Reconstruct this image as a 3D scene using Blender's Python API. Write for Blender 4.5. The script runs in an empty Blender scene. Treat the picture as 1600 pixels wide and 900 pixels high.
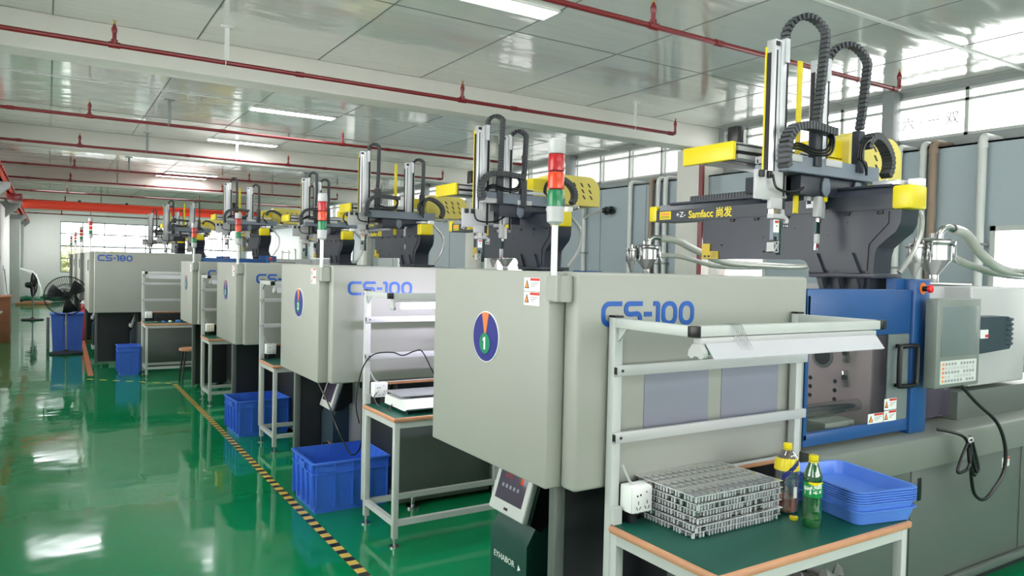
import bpy, bmesh, math, random
from math import pi, sin, cos, radians
from mathutils import Vector, Matrix
random.seed(7)
S = bpy.context.scene
COL = S.collection

# ---------------------------------------------------------------- camera
F = 1152.0
def _n(v): return v.normalized()
_dY = _n(Vector((75 - 800, 450 - 402, -F)))
_dX = Vector((2630 - 800, 450 - 460, -F)).normalized()
_dX = _n(_dX - _dX.dot(_dY) * _dY)
_dZ = _dX.cross(_dY)
cam = bpy.data.cameras.new('camera'); camo = bpy.data.objects.new('camera', cam); COL.objects.link(camo)
cam.sensor_width = 36; cam.lens = F / 1600 * 36; cam.clip_end = 200; cam.clip_start = .05
camo.matrix_world = Matrix.Translation((0, 0, 1.6)) @ Matrix((_dX, _dY, _dZ)).to_4x4()
S.camera = camo

# ---------------------------------------------------------------- world, exposure
S.view_settings.view_transform = 'Standard'; S.view_settings.look = 'None'
S.view_settings.gamma = 1; S.view_settings.use_curve_mapping = False
S.view_settings.exposure = 0.68
WORLD = 5.0; LAMP = 15.0
w = bpy.data.worlds.new('overcast_sky'); S.world = w; w.use_nodes = True
bg = w.node_tree.nodes['Background']
bg.inputs[0].default_value = (1.0, .965, .945, 1); bg.inputs[1].default_value = WORLD

# ---------------------------------------------------------------- materials
def lin(c):
    return tuple(((x / 255) / 12.92 if x <= 10 else ((x / 255 + .055) / 1.055) ** 2.4) for x in c)
MATS = {}
def mat(name, rgb, rough=.5, metal=0, var=.06, scale=6, ior=1.5, trans=0, coat=0, emit=0, bump=0, bscale=40, alpha=1):
    if name in MATS: return MATS[name]
    m = bpy.data.materials.new(name); m.use_nodes = True; MATS[name] = m
    nt = m.node_tree; b = nt.nodes['Principled BSDF']
    c = lin(rgb)
    b.inputs['Roughness'].default_value = rough; b.inputs['Metallic'].default_value = metal
    b.inputs['IOR'].default_value = ior
    if coat: b.inputs['Coat Weight'].default_value = coat; b.inputs['Coat Roughness'].default_value = .05
    if trans: b.inputs['Transmission Weight'].default_value = trans
    if alpha < 1: b.inputs['Alpha'].default_value = alpha
    if emit:
        b.inputs['Emission Color'].default_value = (*c, 1); b.inputs['Emission Strength'].default_value = emit
    tc = nt.nodes.new('ShaderNodeTexCoord')
    nz = nt.nodes.new('ShaderNodeTexNoise'); nz.inputs['Scale'].default_value = scale; nz.inputs['Detail'].default_value = 3
    nt.links.new(tc.outputs['Object'], nz.inputs['Vector'])
    mx = nt.nodes.new('ShaderNodeMix'); mx.data_type = 'RGBA'
    mx.inputs['A'].default_value = (*[x * (1 - var) for x in c], 1)
    mx.inputs['B'].default_value = (*[min(1, x * (1 + var)) for x in c], 1)
    nt.links.new(nz.outputs['Fac'], mx.inputs['Factor']); nt.links.new(mx.outputs['Result'], b.inputs['Base Color'])
    if bump:
        n2 = nt.nodes.new('ShaderNodeTexNoise'); n2.inputs['Scale'].default_value = bscale
        nt.links.new(tc.outputs['Object'], n2.inputs['Vector'])
        bp = nt.nodes.new('ShaderNodeBump'); bp.inputs['Strength'].default_value = bump; bp.inputs['Distance'].default_value = .01
        nt.links.new(n2.outputs['Fac'], bp.inputs['Height']); nt.links.new(bp.outputs['Normal'], b.inputs['Normal'])
    return m
def clear_mat(name, tint, gloss=.12, rough=.05, haze=0, hazec=(200, 205, 210)):
    """thin clear sheet: see-through with a mirror sheen, and an optional milky share"""
    m = bpy.data.materials.new(name); m.use_nodes = True; MATS[name] = m
    nt = m.node_tree; nt.nodes.remove(nt.nodes['Principled BSDF']); out = nt.nodes['Material Output']
    t = nt.nodes.new('ShaderNodeBsdfTransparent'); t.inputs[0].default_value = (*lin(tint), 1)
    g = nt.nodes.new('ShaderNodeBsdfGlossy'); g.inputs['Roughness'].default_value = rough
    lw = nt.nodes.new('ShaderNodeFresnel'); lw.inputs[0].default_value = 1.5
    mu = nt.nodes.new('ShaderNodeMath'); mu.operation = 'MULTIPLY'; mu.inputs[1].default_value = gloss / .04
    cl = nt.nodes.new('ShaderNodeMath'); cl.operation = 'MINIMUM'; cl.inputs[1].default_value = .9
    nt.links.new(lw.outputs[0], mu.inputs[0]); nt.links.new(mu.outputs[0], cl.inputs[0])
    mx = nt.nodes.new('ShaderNodeMixShader')
    nt.links.new(cl.outputs[0], mx.inputs[0]); nt.links.new(t.outputs[0], mx.inputs[1]); nt.links.new(g.outputs[0], mx.inputs[2])
    last = mx
    if haze:
        d = nt.nodes.new('ShaderNodeBsdfDiffuse'); d.inputs[0].default_value = (*lin(hazec), 1)
        m2 = nt.nodes.new('ShaderNodeMixShader'); m2.inputs[0].default_value = haze
        nt.links.new(mx.outputs[0], m2.inputs[1]); nt.links.new(d.outputs[0], m2.inputs[2]); last = m2
    nt.links.new(last.outputs[0], out.inputs['Surface'])
    return m
mat('cream', (156, 158, 150), .42, var=.02)
mat('cream_dark', (150, 155, 145), .45)
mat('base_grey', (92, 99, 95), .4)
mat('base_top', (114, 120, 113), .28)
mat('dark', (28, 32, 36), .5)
mat('black', (14, 14, 16), .35)
mat('rubber', (24, 24, 26), .6)
mat('blue', (30, 78, 136), .35)
mat('logo_blue', (16, 84, 172), .4)
mat('navy', (44, 48, 128), .3)
mat('badge_green', (22, 128, 92), .3)
mat('badge_orange', (226, 122, 60), .3)
mat('white', (232, 234, 232), .4)
mat('paint_white', (188, 192, 189), .38)
mat('lavender', (137, 139, 153), .3, var=.03)
mat('tabletop', (8, 84, 70), .45)
mat('tan', (196, 142, 108), .5, var=.12, scale=20)
mat('steel', (190, 190, 190), .22, 1)
mat('alu', (205, 207, 210), .34, .55, var=.04)
mat('alu_white', (182, 183, 184), .35)
mat('platen', (222, 200, 200), .3, .15, var=.18, scale=5)
mat('robot_grey', (43, 48, 58), .36)
mat('robot_light', (112, 122, 134), .36)
mat('chain', (32, 34, 38), .5)
mat('chain_side', (66, 69, 73), .5)
mat('yellow', (222, 202, 20), .35, var=.03)
mat('pale_yellow', (214, 198, 96), .4)
mat('red', (214, 30, 34), .35)
mat('lens_red', (168, 8, 18), .25, coat=.3, emit=.05)
mat('lens_orange', (205, 58, 4), .25, coat=.3, emit=.05)
mat('lens_green', (2, 112, 66), .25, coat=.3, emit=.05)
mat('pipe_red', (122, 24, 32), .3, coat=.3)
mat('crane_red', (216, 66, 36), .45, var=.1)
mat('crate_blue', (58, 108, 212), .4)
mat('tray_blue', (84, 128, 214), .35)
mat('screen_dark', (70, 62, 78), .15)
mat('screen_grey', (112, 122, 122), .12)
mat('keypad', (205, 208, 205), .4)
mat('sticker_red', (205, 48, 40), .5)
mat('sticker_orange', (240, 140, 60), .5)
mat('wood', (168, 120, 84), .5, var=.3, scale=15)
mat('cardboard', (150, 96, 68), .75, var=.08)
mat('pvc', (214, 216, 214), .35)
mat('pvc_brown', (150, 128, 112), .5)
mat('column_grey', (142, 146, 148), .4)
mat('glass_dark_metal', (90, 94, 98), .4)
mat('mtc_front', (22, 66, 58), .3)
mat('mtc_body', (196, 198, 196), .4)
mat('brass', (190, 160, 90), .35, .9)
mat('reflector', (186, 186, 192), .4)
mat('hmi_grey', (120, 127, 121), .4)
mat('leaf', (172, 178, 128), .7, var=.3, scale=3)
mat('teal_dark', (38, 56, 66), .4)
clear_mat('glass', (250, 253, 252), .05)
clear_mat('door_pane', (242, 245, 246), .04, .08, .03, (150, 155, 160))
clear_mat('blister', (250, 251, 252), .30, .08, .07, (240, 242, 244))
clear_mat('blister_edge', (246, 248, 249), .9, .12, .52, (235, 238, 242))
clear_mat('hose', (235, 236, 232), .2, .15, .42, (225, 225, 218))
clear_mat('pet_green', (40, 190, 90), .2, .05, .22, (20, 130, 60))
clear_mat('pet_clear', (240, 240, 236), .2, .05, .06)

# ---------------------------------------------------------------- mesh helpers
class MB:
    def __init__(s): s.bm = bmesh.new(); s.mats = []
    def _m(s, faces, m):
        if m is None: return
        if m not in s.mats: s.mats.append(m)
        i = s.mats.index(m)
        for f in faces: f.material_index = i
    def box(s, x0, x1, y0, y1, z0, z1, bev=0, seg=2, m=None, mtx=None):
        r = bmesh.ops.create_cube(s.bm, size=1); vs = r['verts']
        for v in vs:
            v.co = Vector(((x0 + x1) / 2 + v.co.x * (x1 - x0), (y0 + y1) / 2 + v.co.y * (y1 - y0), (z0 + z1) / 2 + v.co.z * (z1 - z0)))
        faces = list({f for v in vs for f in v.link_faces})
        s._m(faces, m)
        if bev:
            es = list({e for v in vs for e in v.link_edges})
            r = bmesh.ops.bevel(s.bm, geom=es, offset=min(bev, .49 * min(abs(x1 - x0), abs(y1 - y0), abs(z1 - z0))), segments=seg, affect='EDGES', profile=.5)
            s._m(r['faces'], m); vs = list({v for f in r['faces'] for v in f.verts} | {v for v in vs if v.is_valid})
        if mtx is not None:
            for v in vs: v.co = mtx @ v.co
        return s
    def prism(s, pts, axis, a, b, m=None):
        """extrude a 2-D outline: axis x -> pts are (y,z); y -> (x,z); z -> (x,y)"""
        def P(p, t):
            return {'x': (t, p[0], p[1]), 'y': (p[0], t, p[1]), 'z': (p[0], p[1], t)}[axis]
        A = [s.bm.verts.new(P(p, a)) for p in pts]; B = [s.bm.verts.new(P(p, b)) for p in pts]
        n = len(pts); fs = [s.bm.faces.new(A), s.bm.faces.new(B[::-1])]
        for i in range(n): fs.append(s.bm.faces.new((A[i], B[i], B[(i + 1) % n], A[(i + 1) % n])))
        s._m(fs, m); return s
    def tube(s, path, r, n=10, m=None, cap=True, closed=False):
        path = [Vector(p) for p in path]; rings = []; up = None
        for i, p in enumerate(path):
            if closed: t = (path[(i + 1) % len(path)] - path[i - 1])
            else: t = (path[min(i + 1, len(path) - 1)] - path[max(i - 1, 0)])
            t.normalize()
            if up is None: up = Vector((0, 0, 1)) if abs(t.z) < .9 else Vector((1, 0, 0))
            a = t.cross(up)
            if a.length < 1e-5: a = t.orthogonal()
            a.normalize(); b = a.cross(t).normalized(); up = b
            rr = r[i] if isinstance(r, (list, tuple)) else r
            rings.append([s.bm.verts.new(p + rr * (a * cos(2 * pi * k / n) + b * sin(2 * pi * k / n))) for k in range(n)])
        fs = []
        N = len(rings)
        for i in range(N if closed else N - 1):
            A, B = rings[i], rings[(i + 1) % N]
            for k in range(n): fs.append(s.bm.faces.new((A[k], B[k], B[(k + 1) % n], A[(k + 1) % n])))
        if cap and not closed: fs += [s.bm.faces.new(rings[0]), s.bm.faces.new(rings[-1][::-1])]
        s._m(fs, m); return s
    def cyl(s, p0, p1, r, n=20, m=None): return s.tube([p0, p1], r, n, m)
    def lathe(s, prof, c, n=24, m=None, axis='z', cap=True):
        rings = []
        for r, h in prof:
            ring = []
            for k in range(n):
                a = 2 * pi * k / n; q = (r * cos(a), r * sin(a), h)
                if axis == 'x': q = (h, r * cos(a), r * sin(a))
                if axis == 'y': q = (r * cos(a), h, r * sin(a))
                ring.append(s.bm.verts.new(Vector(c) + Vector(q)))
            rings.append(ring)
        fs = []
        for A, B in zip(rings, rings[1:]):
            for k in range(n): fs.append(s.bm.faces.new((A[k], A[(k + 1) % n], B[(k + 1) % n], B[k])))
        if cap: fs += [s.bm.faces.new(rings[0][::-1]), s.bm.faces.new(rings[-1])]
        s._m(fs, m); return s
    def quad(s, *pts, m=None):
        f = s.bm.faces.new([s.bm.verts.new(p) for p in pts]); s._m([f], m); return s
    def xf(s, mtx):
        for v in s.bm.verts: v.co = mtx @ v.co
        return s
    def build(s, name, m=None, parent=None, base=(0, 0, 0), smooth=True, **tags):
        bmesh.ops.recalc_face_normals(s.bm, faces=s.bm.faces[:])
        b = Vector(base)
        for v in s.bm.verts: v.co -= b
        me = bpy.data.meshes.new(name); s.bm.to_mesh(me); s.bm.free()
        if s.mats:
            for q in s.mats: me.materials.append(MATS[q])
        else: me.materials.append(MATS[m])
        if smooth:
            me.shade_smooth()
            try: me.set_sharp_from_angle(angle=radians(32))
            except Exception: pass
        o = bpy.data.objects.new(name, me); COL.objects.link(o)
        if parent is not None: o.parent = parent
        else: o.location = b
        for k, v in tags.items(): o[k] = v
        return o
def struct(name, mb, m=None): return mb.build(name, m, kind='structure')
class Thing:
    """an Empty at the thing's base; parts are given in room coordinates"""
    def __init__(s, name, base, label, cat, group=None):
        s.o = bpy.data.objects.new(name, None); COL.objects.link(s.o); s.o.empty_display_size = .1
        s.base = Vector(base); s.o.location = base; s.o['label'] = label; s.o['category'] = cat
        if group: s.o['group'] = group
    def part(s, name, mb, m=None, sub=None, label=None, smooth=True):
        o = mb.build(name, m, parent=sub or s.o, base=s.base, smooth=smooth)
        if label: o['label'] = label
        return o
def single(name, mb, m, base, label, cat, group=None, smooth=True):
    o = mb.build(name, m, base=base, smooth=smooth); o['label'] = label; o['category'] = cat
    if group: o['group'] = group
    return o
def copy_tree(o, parent=None):
    c = o.copy(); COL.objects.link(c)
    if parent is not None: c.parent = parent
    for ch in list(o.children): copy_tree(ch, c)
    return c
def text_mb(body, size, mtx, m, ext=.0008, align='CENTER', xs=1, bold=0):
    cu = bpy.data.curves.new('lettering', 'FONT'); cu.body = body; cu.size = size; cu.extrude = ext
    cu.align_x = align; cu.align_y = 'CENTER'; cu.resolution_u = 3; cu.offset = bold
    o = bpy.data.objects.new('lettering', cu); COL.objects.link(o)
    dg = bpy.context.evaluated_depsgraph_get(); dg.update()
    me = bpy.data.meshes.new_from_object(o.evaluated_get(dg))
    mb = MB(); mb.bm.from_mesh(me)
    for v in mb.bm.verts: v.co.x *= xs; v.co = mtx @ v.co
    if m not in mb.mats: mb.mats.append(m)
    for f in mb.bm.faces: f.material_index = 0
    bpy.data.objects.remove(o); bpy.data.curves.remove(cu); bpy.data.meshes.remove(me)
    return mb
def join(a, b):
    """add mesh builder b to a (b has its own material list)"""
    me = bpy.data.meshes.new('tmp'); b.bm.to_mesh(me); b.bm.free()
    n = len(a.bm.faces); a.bm.from_mesh(me); bpy.data.meshes.remove(me)
    a.bm.faces.ensure_lookup_table()
    for f in a.bm.faces[n:]:
        q = b.mats[f.material_index]
        if q not in a.mats: a.mats.append(q)
        f.material_index = a.mats.index(q)
    return a
# placing flat signs: facing -Y (front of the machines) and facing -X (towards the aisle)
def face_y(x, y, z): return Matrix(((1, 0, 0, x), (0, 0, -1, y), (0, 1, 0, z), (0, 0, 0, 1)))
def face_x(x, y, z): return Matrix(((0, 0, -1, x), (-1, 0, 0, y), (0, 1, 0, z), (0, 0, 0, 1)))
def arc(cx, cy, r, a0, a1, n=6): return [(cx + r * cos(radians(a0 + (a1 - a0) * i / n)), cy + r * sin(radians(a0 + (a1 - a0) * i / n))) for i in range(n + 1)]
def stroke(mb, pts, wd, m, closed=False, ext=.003):
    n = len(pts); L = []; R = []
    for i in range(n):
        p = Vector(pts[i])
        if closed: a, b = Vector(pts[i - 1]), Vector(pts[(i + 1) % n])
        else: a, b = Vector(pts[max(i - 1, 0)]), Vector(pts[min(i + 1, n - 1)])
        d1 = (p - a).normalized() if (p - a).length > 0 else (b - p).normalized()
        d2 = (b - p).normalized() if (b - p).length > 0 else d1
        t = (d1 + d2).normalized(); nn = Vector((-t.y, t.x)); k = wd / 2 / max(.5, nn.dot(Vector((-d1.y, d1.x))))
        L.append(p + nn * k); R.append(p - nn * k)
    for i in range(n if closed else n - 1):
        j = (i + 1) % n
        mb.prism([L[i], L[j], R[j], R[i]], 'z', 0, ext, m)
def machine_logo(text, h):
    """wide rounded model lettering, built flat in x-y with its left edge at 0"""
    mb = MB(); x = 0; s = .19
    def P(l): return [(x + a, b) for a, b in l]
    for ch in text:
        r = .3; hi = 1 - s / 2; lo = s / 2
        if ch == 'C':
            stroke(mb, P([(1.02, hi)] + arc(r + lo, hi - r, r, 90, 180) + arc(r + lo, lo + r, r, 180, 270) + [(1.02, lo)]), s, 'logo_blue'); x += 1.14
        elif ch == 'S':
            q = .2; mid = .5
            stroke(mb, P([(.95, hi)] + arc(q + lo, hi - q, q, 90, 180) + arc(q + lo, mid + q * .98 - .01, q, 180, 270) + arc(.9 - lo - q + .04, mid - q + .01, q, 90, 0) + arc(.9 - lo - q + .04, lo + q, q, 0, -90) + [(lo * .3, lo)]), s, 'logo_blue'); x += 1.06
        elif ch == '-':
            stroke(mb, P([(0, .48), (.4, .48)]), s, 'logo_blue'); x += .48
        elif ch == '1':
            stroke(mb, P([(0, hi), (.2, hi), (.26, hi - .06), (.26, 0)]), s, 'logo_blue'); x += .46
        else:
            wd = .86
            stroke(mb, P(arc(lo + r, hi - r, r, 180, 90) + arc(wd - lo - r, hi - r, r, 90, 0) + arc(wd - lo - r, lo + r, r, 0, -90) + arc(lo + r, lo + r, r, -90, -180)), s, 'logo_blue', closed=True)
            if ch == '8': stroke(mb, P([(lo, .5), (wd - lo, .5)]), s * .9, 'logo_blue')
            x += .98
    for v in mb.bm.verts: v.co.x *= h; v.co.y *= h
    return mb, x * h
def warning_sticker(mb, M, w, h):
    """white sticker with a warning triangle at left and a red header at right, in the x-y plane, origin at its lower left"""
    t = MB(); t.box(0, w, 0, h, 0, .001, m='white'); t.box(w * .40, w * .98, h * .78, h * .97, .001, .0016, m='sticker_red')
    t.prism([(w * .05, h * .2), (w * .33, h * .2), (w * .19, h * .85)], 'z', .001, .0016, 'black')
    t.prism([(w * .1, h * .26), (w * .28, h * .26), (w * .19, h * .7)], 'z', .0016, .002, 'sticker_orange')
    for k in range(3): t.box(w * .44, w * (.9 - .12 * k), h * (.6 - .13 * k), h * (.63 - .13 * k), .001, .0014, m='dark')
    t.xf(M); join(mb, t)
def chain(mb, path, wid, th, side, n=None, pitch=.022):
    """cable drag chain: separate links along a path; side = unit vector across the chain's width"""
    P = [Vector(p) for p in path]; side = Vector(side).normalized()
    segs = [(b - a).length for a, b in zip(P, P[1:])]; tot = sum(segs); k = int(tot / pitch)
    def at(d):
        for a, b, l in zip(P, P[1:], segs):
            if d <= l: return a + (b - a) * (d / l), (b - a).normalized()
            d -= l
        return P[-1], (P[-1] - P[-2]).normalized()
    for i in range(k):
        p, t = at((i + .5) * pitch); t = (t - side * t.dot(side)).normalized(); u = side.cross(t)
        M = Matrix((side, t, u)).transposed().to_4x4(); M.translation = p
        mb.box(-wid / 2, wid / 2, -pitch * .56, pitch * .56, -th * .38, th * .38, m='chain', mtx=M)
        mb.box(-wid / 2 - .001, wid / 2 + .001, -pitch * .34, pitch * .34, -th / 2, th / 2, m='chain_side', mtx=M)
def spline(pts, n=8, closed=False):
    P = [Vector(p) for p in pts]; out = []
    N = len(P)
    for i in range(N if closed else N - 1):
        if closed: p0, p1, p2, p3 = P[i - 1], P[i], P[(i + 1) % N], P[(i + 2) % N]
        else: p0, p1, p2, p3 = P[max(i - 1, 0)], P[i], P[i + 1], P[min(i + 2, N - 1)]
        for k in range(n):
            t = k / n
            out.append(.5 * ((2 * p1) + (p2 - p0) * t + (2 * p0 - 5 * p1 + 4 * p2 - p3) * t * t + (3 * p1 - p0 - 3 * p2 + p3) * t ** 3))
    if not closed: out.append(P[-1])
    return out
# ================================================================ THE ROOM
ZC = 3.75; XL, XR, XP = -1.4, 8.5, 8.2; Y0, Y1 = -4.0, 38.0
# floor: glossy green epoxy
def floor_mat():
    m = mat('epoxy', (12, 130, 80), .07, var=.10, scale=.6, ior=1.55)
    nt = m.node_tree; b = nt.nodes['Principled BSDF']; tc = nt.nodes['Texture Coordinate']
    n = nt.nodes.new('ShaderNodeTexNoise'); n.inputs['Scale'].default_value = 2.2; n.inputs['Detail'].default_value = 2
    bp = nt.nodes.new('ShaderNodeBump'); bp.inputs['Strength'].default_value = .07; bp.inputs['Distance'].default_value = .05
    nt.links.new(tc.outputs['Object'], n.inputs['Vector']); nt.links.new(n.outputs['Fac'], bp.inputs['Height'])
    nt.links.new(bp.outputs['Normal'], b.inputs['Normal'])
    # scuffs: patches of slightly duller coating
    n2 = nt.nodes.new('ShaderNodeTexNoise'); n2.inputs['Scale'].default_value = 1.3; n2.inputs['Detail'].default_value = 6
    r = nt.nodes.new('ShaderNodeMapRange'); r.inputs['From Min'].default_value = .45; r.inputs['From Max'].default_value = .75
    r.inputs['To Min'].default_value = .05; r.inputs['To Max'].default_value = .16
    nt.links.new(tc.outputs['Object'], n2.inputs['Vector']); nt.links.new(n2.outputs['Fac'], r.inputs['Value']); nt.links.new(r.outputs[0], b.inputs['Roughness'])
floor_mat()
f = MB(); f.box(XL - .3, XR + .3, Y0 - .2, Y1 + .2, -.2, 0); struct('floor', f, 'epoxy')
# ceiling: glossy white sandwich panels with thin dark joints
def ceil_mat():
    m = mat('ceiling_panel', (214, 214, 208), .10, var=.03, scale=1, ior=1.75)
    nt = m.node_tree; b = nt.nodes['Principled BSDF']; tc = nt.nodes['Texture Coordinate']
    b.inputs['Coat Weight'].default_value = .6; b.inputs['Coat Roughness'].default_value = .04
    mp = nt.nodes.new('ShaderNodeMapping'); mp.inputs['Scale'].default_value = (.8, 5, 1)
    n = nt.nodes.new('ShaderNodeTexNoise'); n.inputs['Scale'].default_value = .9; n.inputs['Detail'].default_value = 2.5
    bp = nt.nodes.new('ShaderNodeBump'); bp.inputs['Strength'].default_value = .16; bp.inputs['Distance'].default_value = .05
    nt.links.new(tc.outputs['Object'], mp.inputs[0]); nt.links.new(mp.outputs[0], n.inputs['Vector']); nt.links.new(n.outputs['Fac'], bp.inputs['Height'])
    nt.links.new(bp.outputs['Normal'], b.inputs['Normal']); nt.links.new(bp.outputs['Normal'], b.inputs['Coat Normal'])
ceil_mat()
mat('joint', (110, 112, 112), .5); mat('joint_white', (225, 226, 224), .35)
c = MB(); c.box(XL - .3, XR + .3, Y0 - .2, Y1 + .2, ZC, ZC + .1); struct('ceiling', c, 'ceiling_panel')
BEAMS = [1.12, 7.77, 14.42, 21.05, 27.7, 34.3]
j = MB()
for k in range(-3, 6):
    x = 2.407 + 1.19 * k
    if XL < x < XR: j.box(x - .006, x + .006, Y0, Y1, ZC - .003, ZC + .001)
for b0 in BEAMS:
    for k in (1, 2):
        if k == 1: j.box(XL, XR, b0 - 2.03 * k - .006, b0 - 2.03 * k + .006, ZC - .003, ZC + .001)
struct('trim_1', j, 'joint')
j = MB()
for b0 in BEAMS: j.box(XL, XR, b0 - 4.10 - .022, b0 - 4.10 + .022, ZC - .012, ZC + .001)
struct('trim_2', j, 'joint_white')
mat('beam_paint', (220, 218, 211), .45, var=.02); mat('wall_white', (238, 234, 232), .5, var=.02); mat('wall_grey', (150, 156, 156), .5, var=.04)
mat('partition', (166, 178, 186), .35, var=.02)
for i, b0 in enumerate(BEAMS):
    b = MB(); b.box(XL, XR, b0, b0 + .33, 3.42, ZC, bev=.01); struct('trim_%d' % (3 + i), b, 'beam_paint')
    b = MB(); b.box(XR - .45, XR + .1, b0 - .1, b0 + .4, 0, 3.42, bev=.01); struct('trim_%d' % (10 + i), b, 'beam_paint')
# right: outer wall with clerestory band, and the blue-grey partition in front of it
LOW = [(1.55, 3.81), (6.6, 8.22), (12.4, 14.2), (17.2, 19.0), (22.5, 24.5), (29, 31)]
def pierced(mb, x0, x1, ya, yb, z0, z1, holes):
    y = ya
    for a, b, c, d in sorted(holes):
        if a > y: mb.box(x0, x1, y, a, z0, z1)
        mb.box(x0, x1, a, b, z0, c); mb.box(x0, x1, a, b, d, z1); y = b
    if yb > y: mb.box(x0, x1, y, yb, z0, z1)
wr = MB(); pierced(wr, XR, XR + .2, Y0, Y1, 0, 3.0, [(a - .3, b + .5, .7, 2.5) for a, b in LOW])
wr.box(XR, XR + .2, Y0, Y1, 3.0, 3.17); wr.box(XR, XR + .2, Y0, Y1, 3.69, ZC)
ends = [(Y0, 1.0)] + [(a + .42, b - .1) for a, b in zip(BEAMS, BEAMS[1:])] + [(BEAMS[-1] + .42, Y1)]
last = Y0
for a, b in ends:
    if a > last: wr.box(XR, XR + .2, last, a, 3.17, 3.69)
    last = b
struct('wall_right', wr, 'wall_grey')
k = 1
for i, (a, b) in enumerate(ends):
    fr = MB(); step = .79 if i >= 2 else 1.5
    fr.box(XR - .01, XR + .07, a, b, 3.17, 3.20); fr.box(XR - .01, XR + .07, a, b, 3.66, 3.69); fr.box(XR - .01, XR + .07, a, b, 3.545, 3.575)
    y = a + (.0 if i != 1 else 1.2)
    while y < b + .01:
        fr.box(XR - .01, XR + .07, y - .02, y + .02, 3.17, 3.69); y += step
    o = struct('window_%d' % k, fr, 'paint_white')
    g = MB(); g.box(XR + .02, XR + .026, a, b, 3.2, 3.66); g.build('pane', 'glass', parent=o, base=(0, 0, 0)); k += 1
pt = MB(); pierced(pt, XP, XP + .05, Y0, Y1, 0, 3.02, [(a, b, 1.0, 2.14) for a, b in LOW])
pt.box(XP, XR, Y0, Y1, 3.0, 3.02)
struct('wall_partition', pt, 'partition')
j = MB()
y = Y0 + .35
while y < Y1:
    if not any(a < y < b for a, b in LOW): j.box(XP - .004, XP, y - .012, y + .012, .1, 3.0)
    y += 1.15
struct('trim_20', j, 'column_grey')
for a, b in LOW:
    fr = MB()
    for (p, q, r, s) in ((a, b, 1.0, 1.05), (a, b, 2.09, 2.14), (a, a + .05, 1.0, 2.14), (b - .05, b, 1.0, 2.14)): fr.box(XP - .02, XP + .06, p, q, r, s)
    if b - a > 1.7: fr.box(XP - .01, XP + .05, (a + b) / 2 - .02, (a + b) / 2 + .02, 1.0, 2.14)
    o = struct('window_%d' % k, fr, 'paint_white')
    g = MB(); g.box(XP + .02, XP + .026, a, b, 1.05, 2.09); g.build('pane', 'glass', parent=o); k += 1
# far wall with its big grid window
WX0, WX1, WZ0, WZ1 = .47, 8.0, .97, 3.2
wf = MB(); wf.box(XL - .2, WX0, Y1, Y1 + .25, 0, ZC); wf.box(WX1, XR + .3, Y1, Y1 + .25, 0, ZC); wf.box(WX0, WX1, Y1, Y1 + .25, 0, WZ0); wf.box(WX0, WX1, Y1, Y1 + .25, WZ1, ZC)
struct('wall_far', wf, 'wall_white')
fr = MB()
for z in (.97, 1.56, 2.12, 2.66, 3.17): fr.box(WX0, WX1, Y1 - .01, Y1 + .08, z - (.035 if z == 2.12 else .02), z + .03)
x = WX0
while x < WX1 + .1: fr.box(x - .02, x + .02, Y1 - .01, Y1 + .08, WZ0, WZ1); x += .84
o = struct('window_%d' % k, fr, 'column_grey'); k += 1
g = MB(); g.box(WX0, WX1, Y1 + .04, Y1 + .046, WZ0, WZ1); g.build('pane', 'glass', parent=o)
# left wall with windows added for fill daylight between its piers (all outside the picture up to y = 22)
wl = MB(); LW = [(-3, 0), (1.6, 7.3), (8.4, 14), (15, 20.5), (26.4, 29.4), (30.6, 34.2), (35.3, 37.7)]
pierced(wl, XL - .2, XL, Y0, Y1, 0, ZC, [(a, b, 1.0, 3.2) for a, b in LW]); struct('wall_left', wl, 'wall_white')
for a, b in LW:
    fr = MB(); y = a
    for z in (1.0, 2.1, 3.17): fr.box(XL - .1, XL + .02, a, b, z, z + .04)
    while y < b + .1: fr.box(XL - .1, XL + .02, y - .02, y + .02, 1.0, 3.2); y += (b - a) / 5
    o = struct('window_%d' % k, fr, 'column_grey'); k += 1  # added opening for daylight, not a known window
    g = MB(); g.box(XL - .06, XL - .054, a, b, 1.0, 3.2); g.build('pane', 'glass', parent=o)
wb = MB(); wb.box(XL - .2, -.6, Y0 - .2, Y0, 0, ZC); wb.box(7.6, XR + .3, Y0 - .2, Y0, 0, ZC); wb.box(-.6, 7.6, Y0 - .2, Y0, 0, 1.0); wb.box(-.6, 7.6, Y0 - .2, Y0, 3.3, ZC)
struct('wall_back', wb, 'wall_white')
fr = MB()
for i in range(10): fr.box(-.62 + i * .911, -.58 + i * .911, Y0 - .1, Y0 + .01, 1.0, 3.3)
fr.box(-.6, 7.6, Y0 - .1, Y0 + .01, 2.2, 2.25)
o = struct('window_%d' % k, fr, 'column_grey'); g = MB(); g.box(-.6, 7.6, Y0 - .06, Y0 - .054, 1.0, 3.3); g.build('pane', 'glass', parent=o)  # unseen back window, added to let fill daylight in
# piers on the left
for i, (x1, ya, yb, zt) in enumerate(((-.95, 21.2, 26.0, 2.86), (-.80, 29.8, 30.2, 2.86), (-.80, 34.6, 35.0, 2.86))):
    p = MB(); p.box(XL, x1, ya, yb, 0, zt, bev=.01); struct('trim_%d' % (30 + i), p, 'wall_white' if i == 0 else 'paint_white')
for i, y in enumerate((17.2, 23.4, 30.0, 34.8)):
    p = MB(); p.prism([(XL, 3.02), (-.62, 3.02), (-.62, 2.93), (-.95, 2.62), (XL, 2.62)], 'y', y - .15, y + .15); struct('trim_%d' % (40 + i), p, 'wall_grey')
for i, y in enumerate((14.3, 30.0)):
    p = MB(); p.box(XL, XL + .3, y, y + .4, 0, 3.42, bev=.01); struct('trim_%d' % (50 + i), p, 'column_grey')
bb = MB(); bb.box(-.95, -.938, 21.2, 26, 0, .12); struct('baseboard_left', bb, 'wall_grey')

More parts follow.
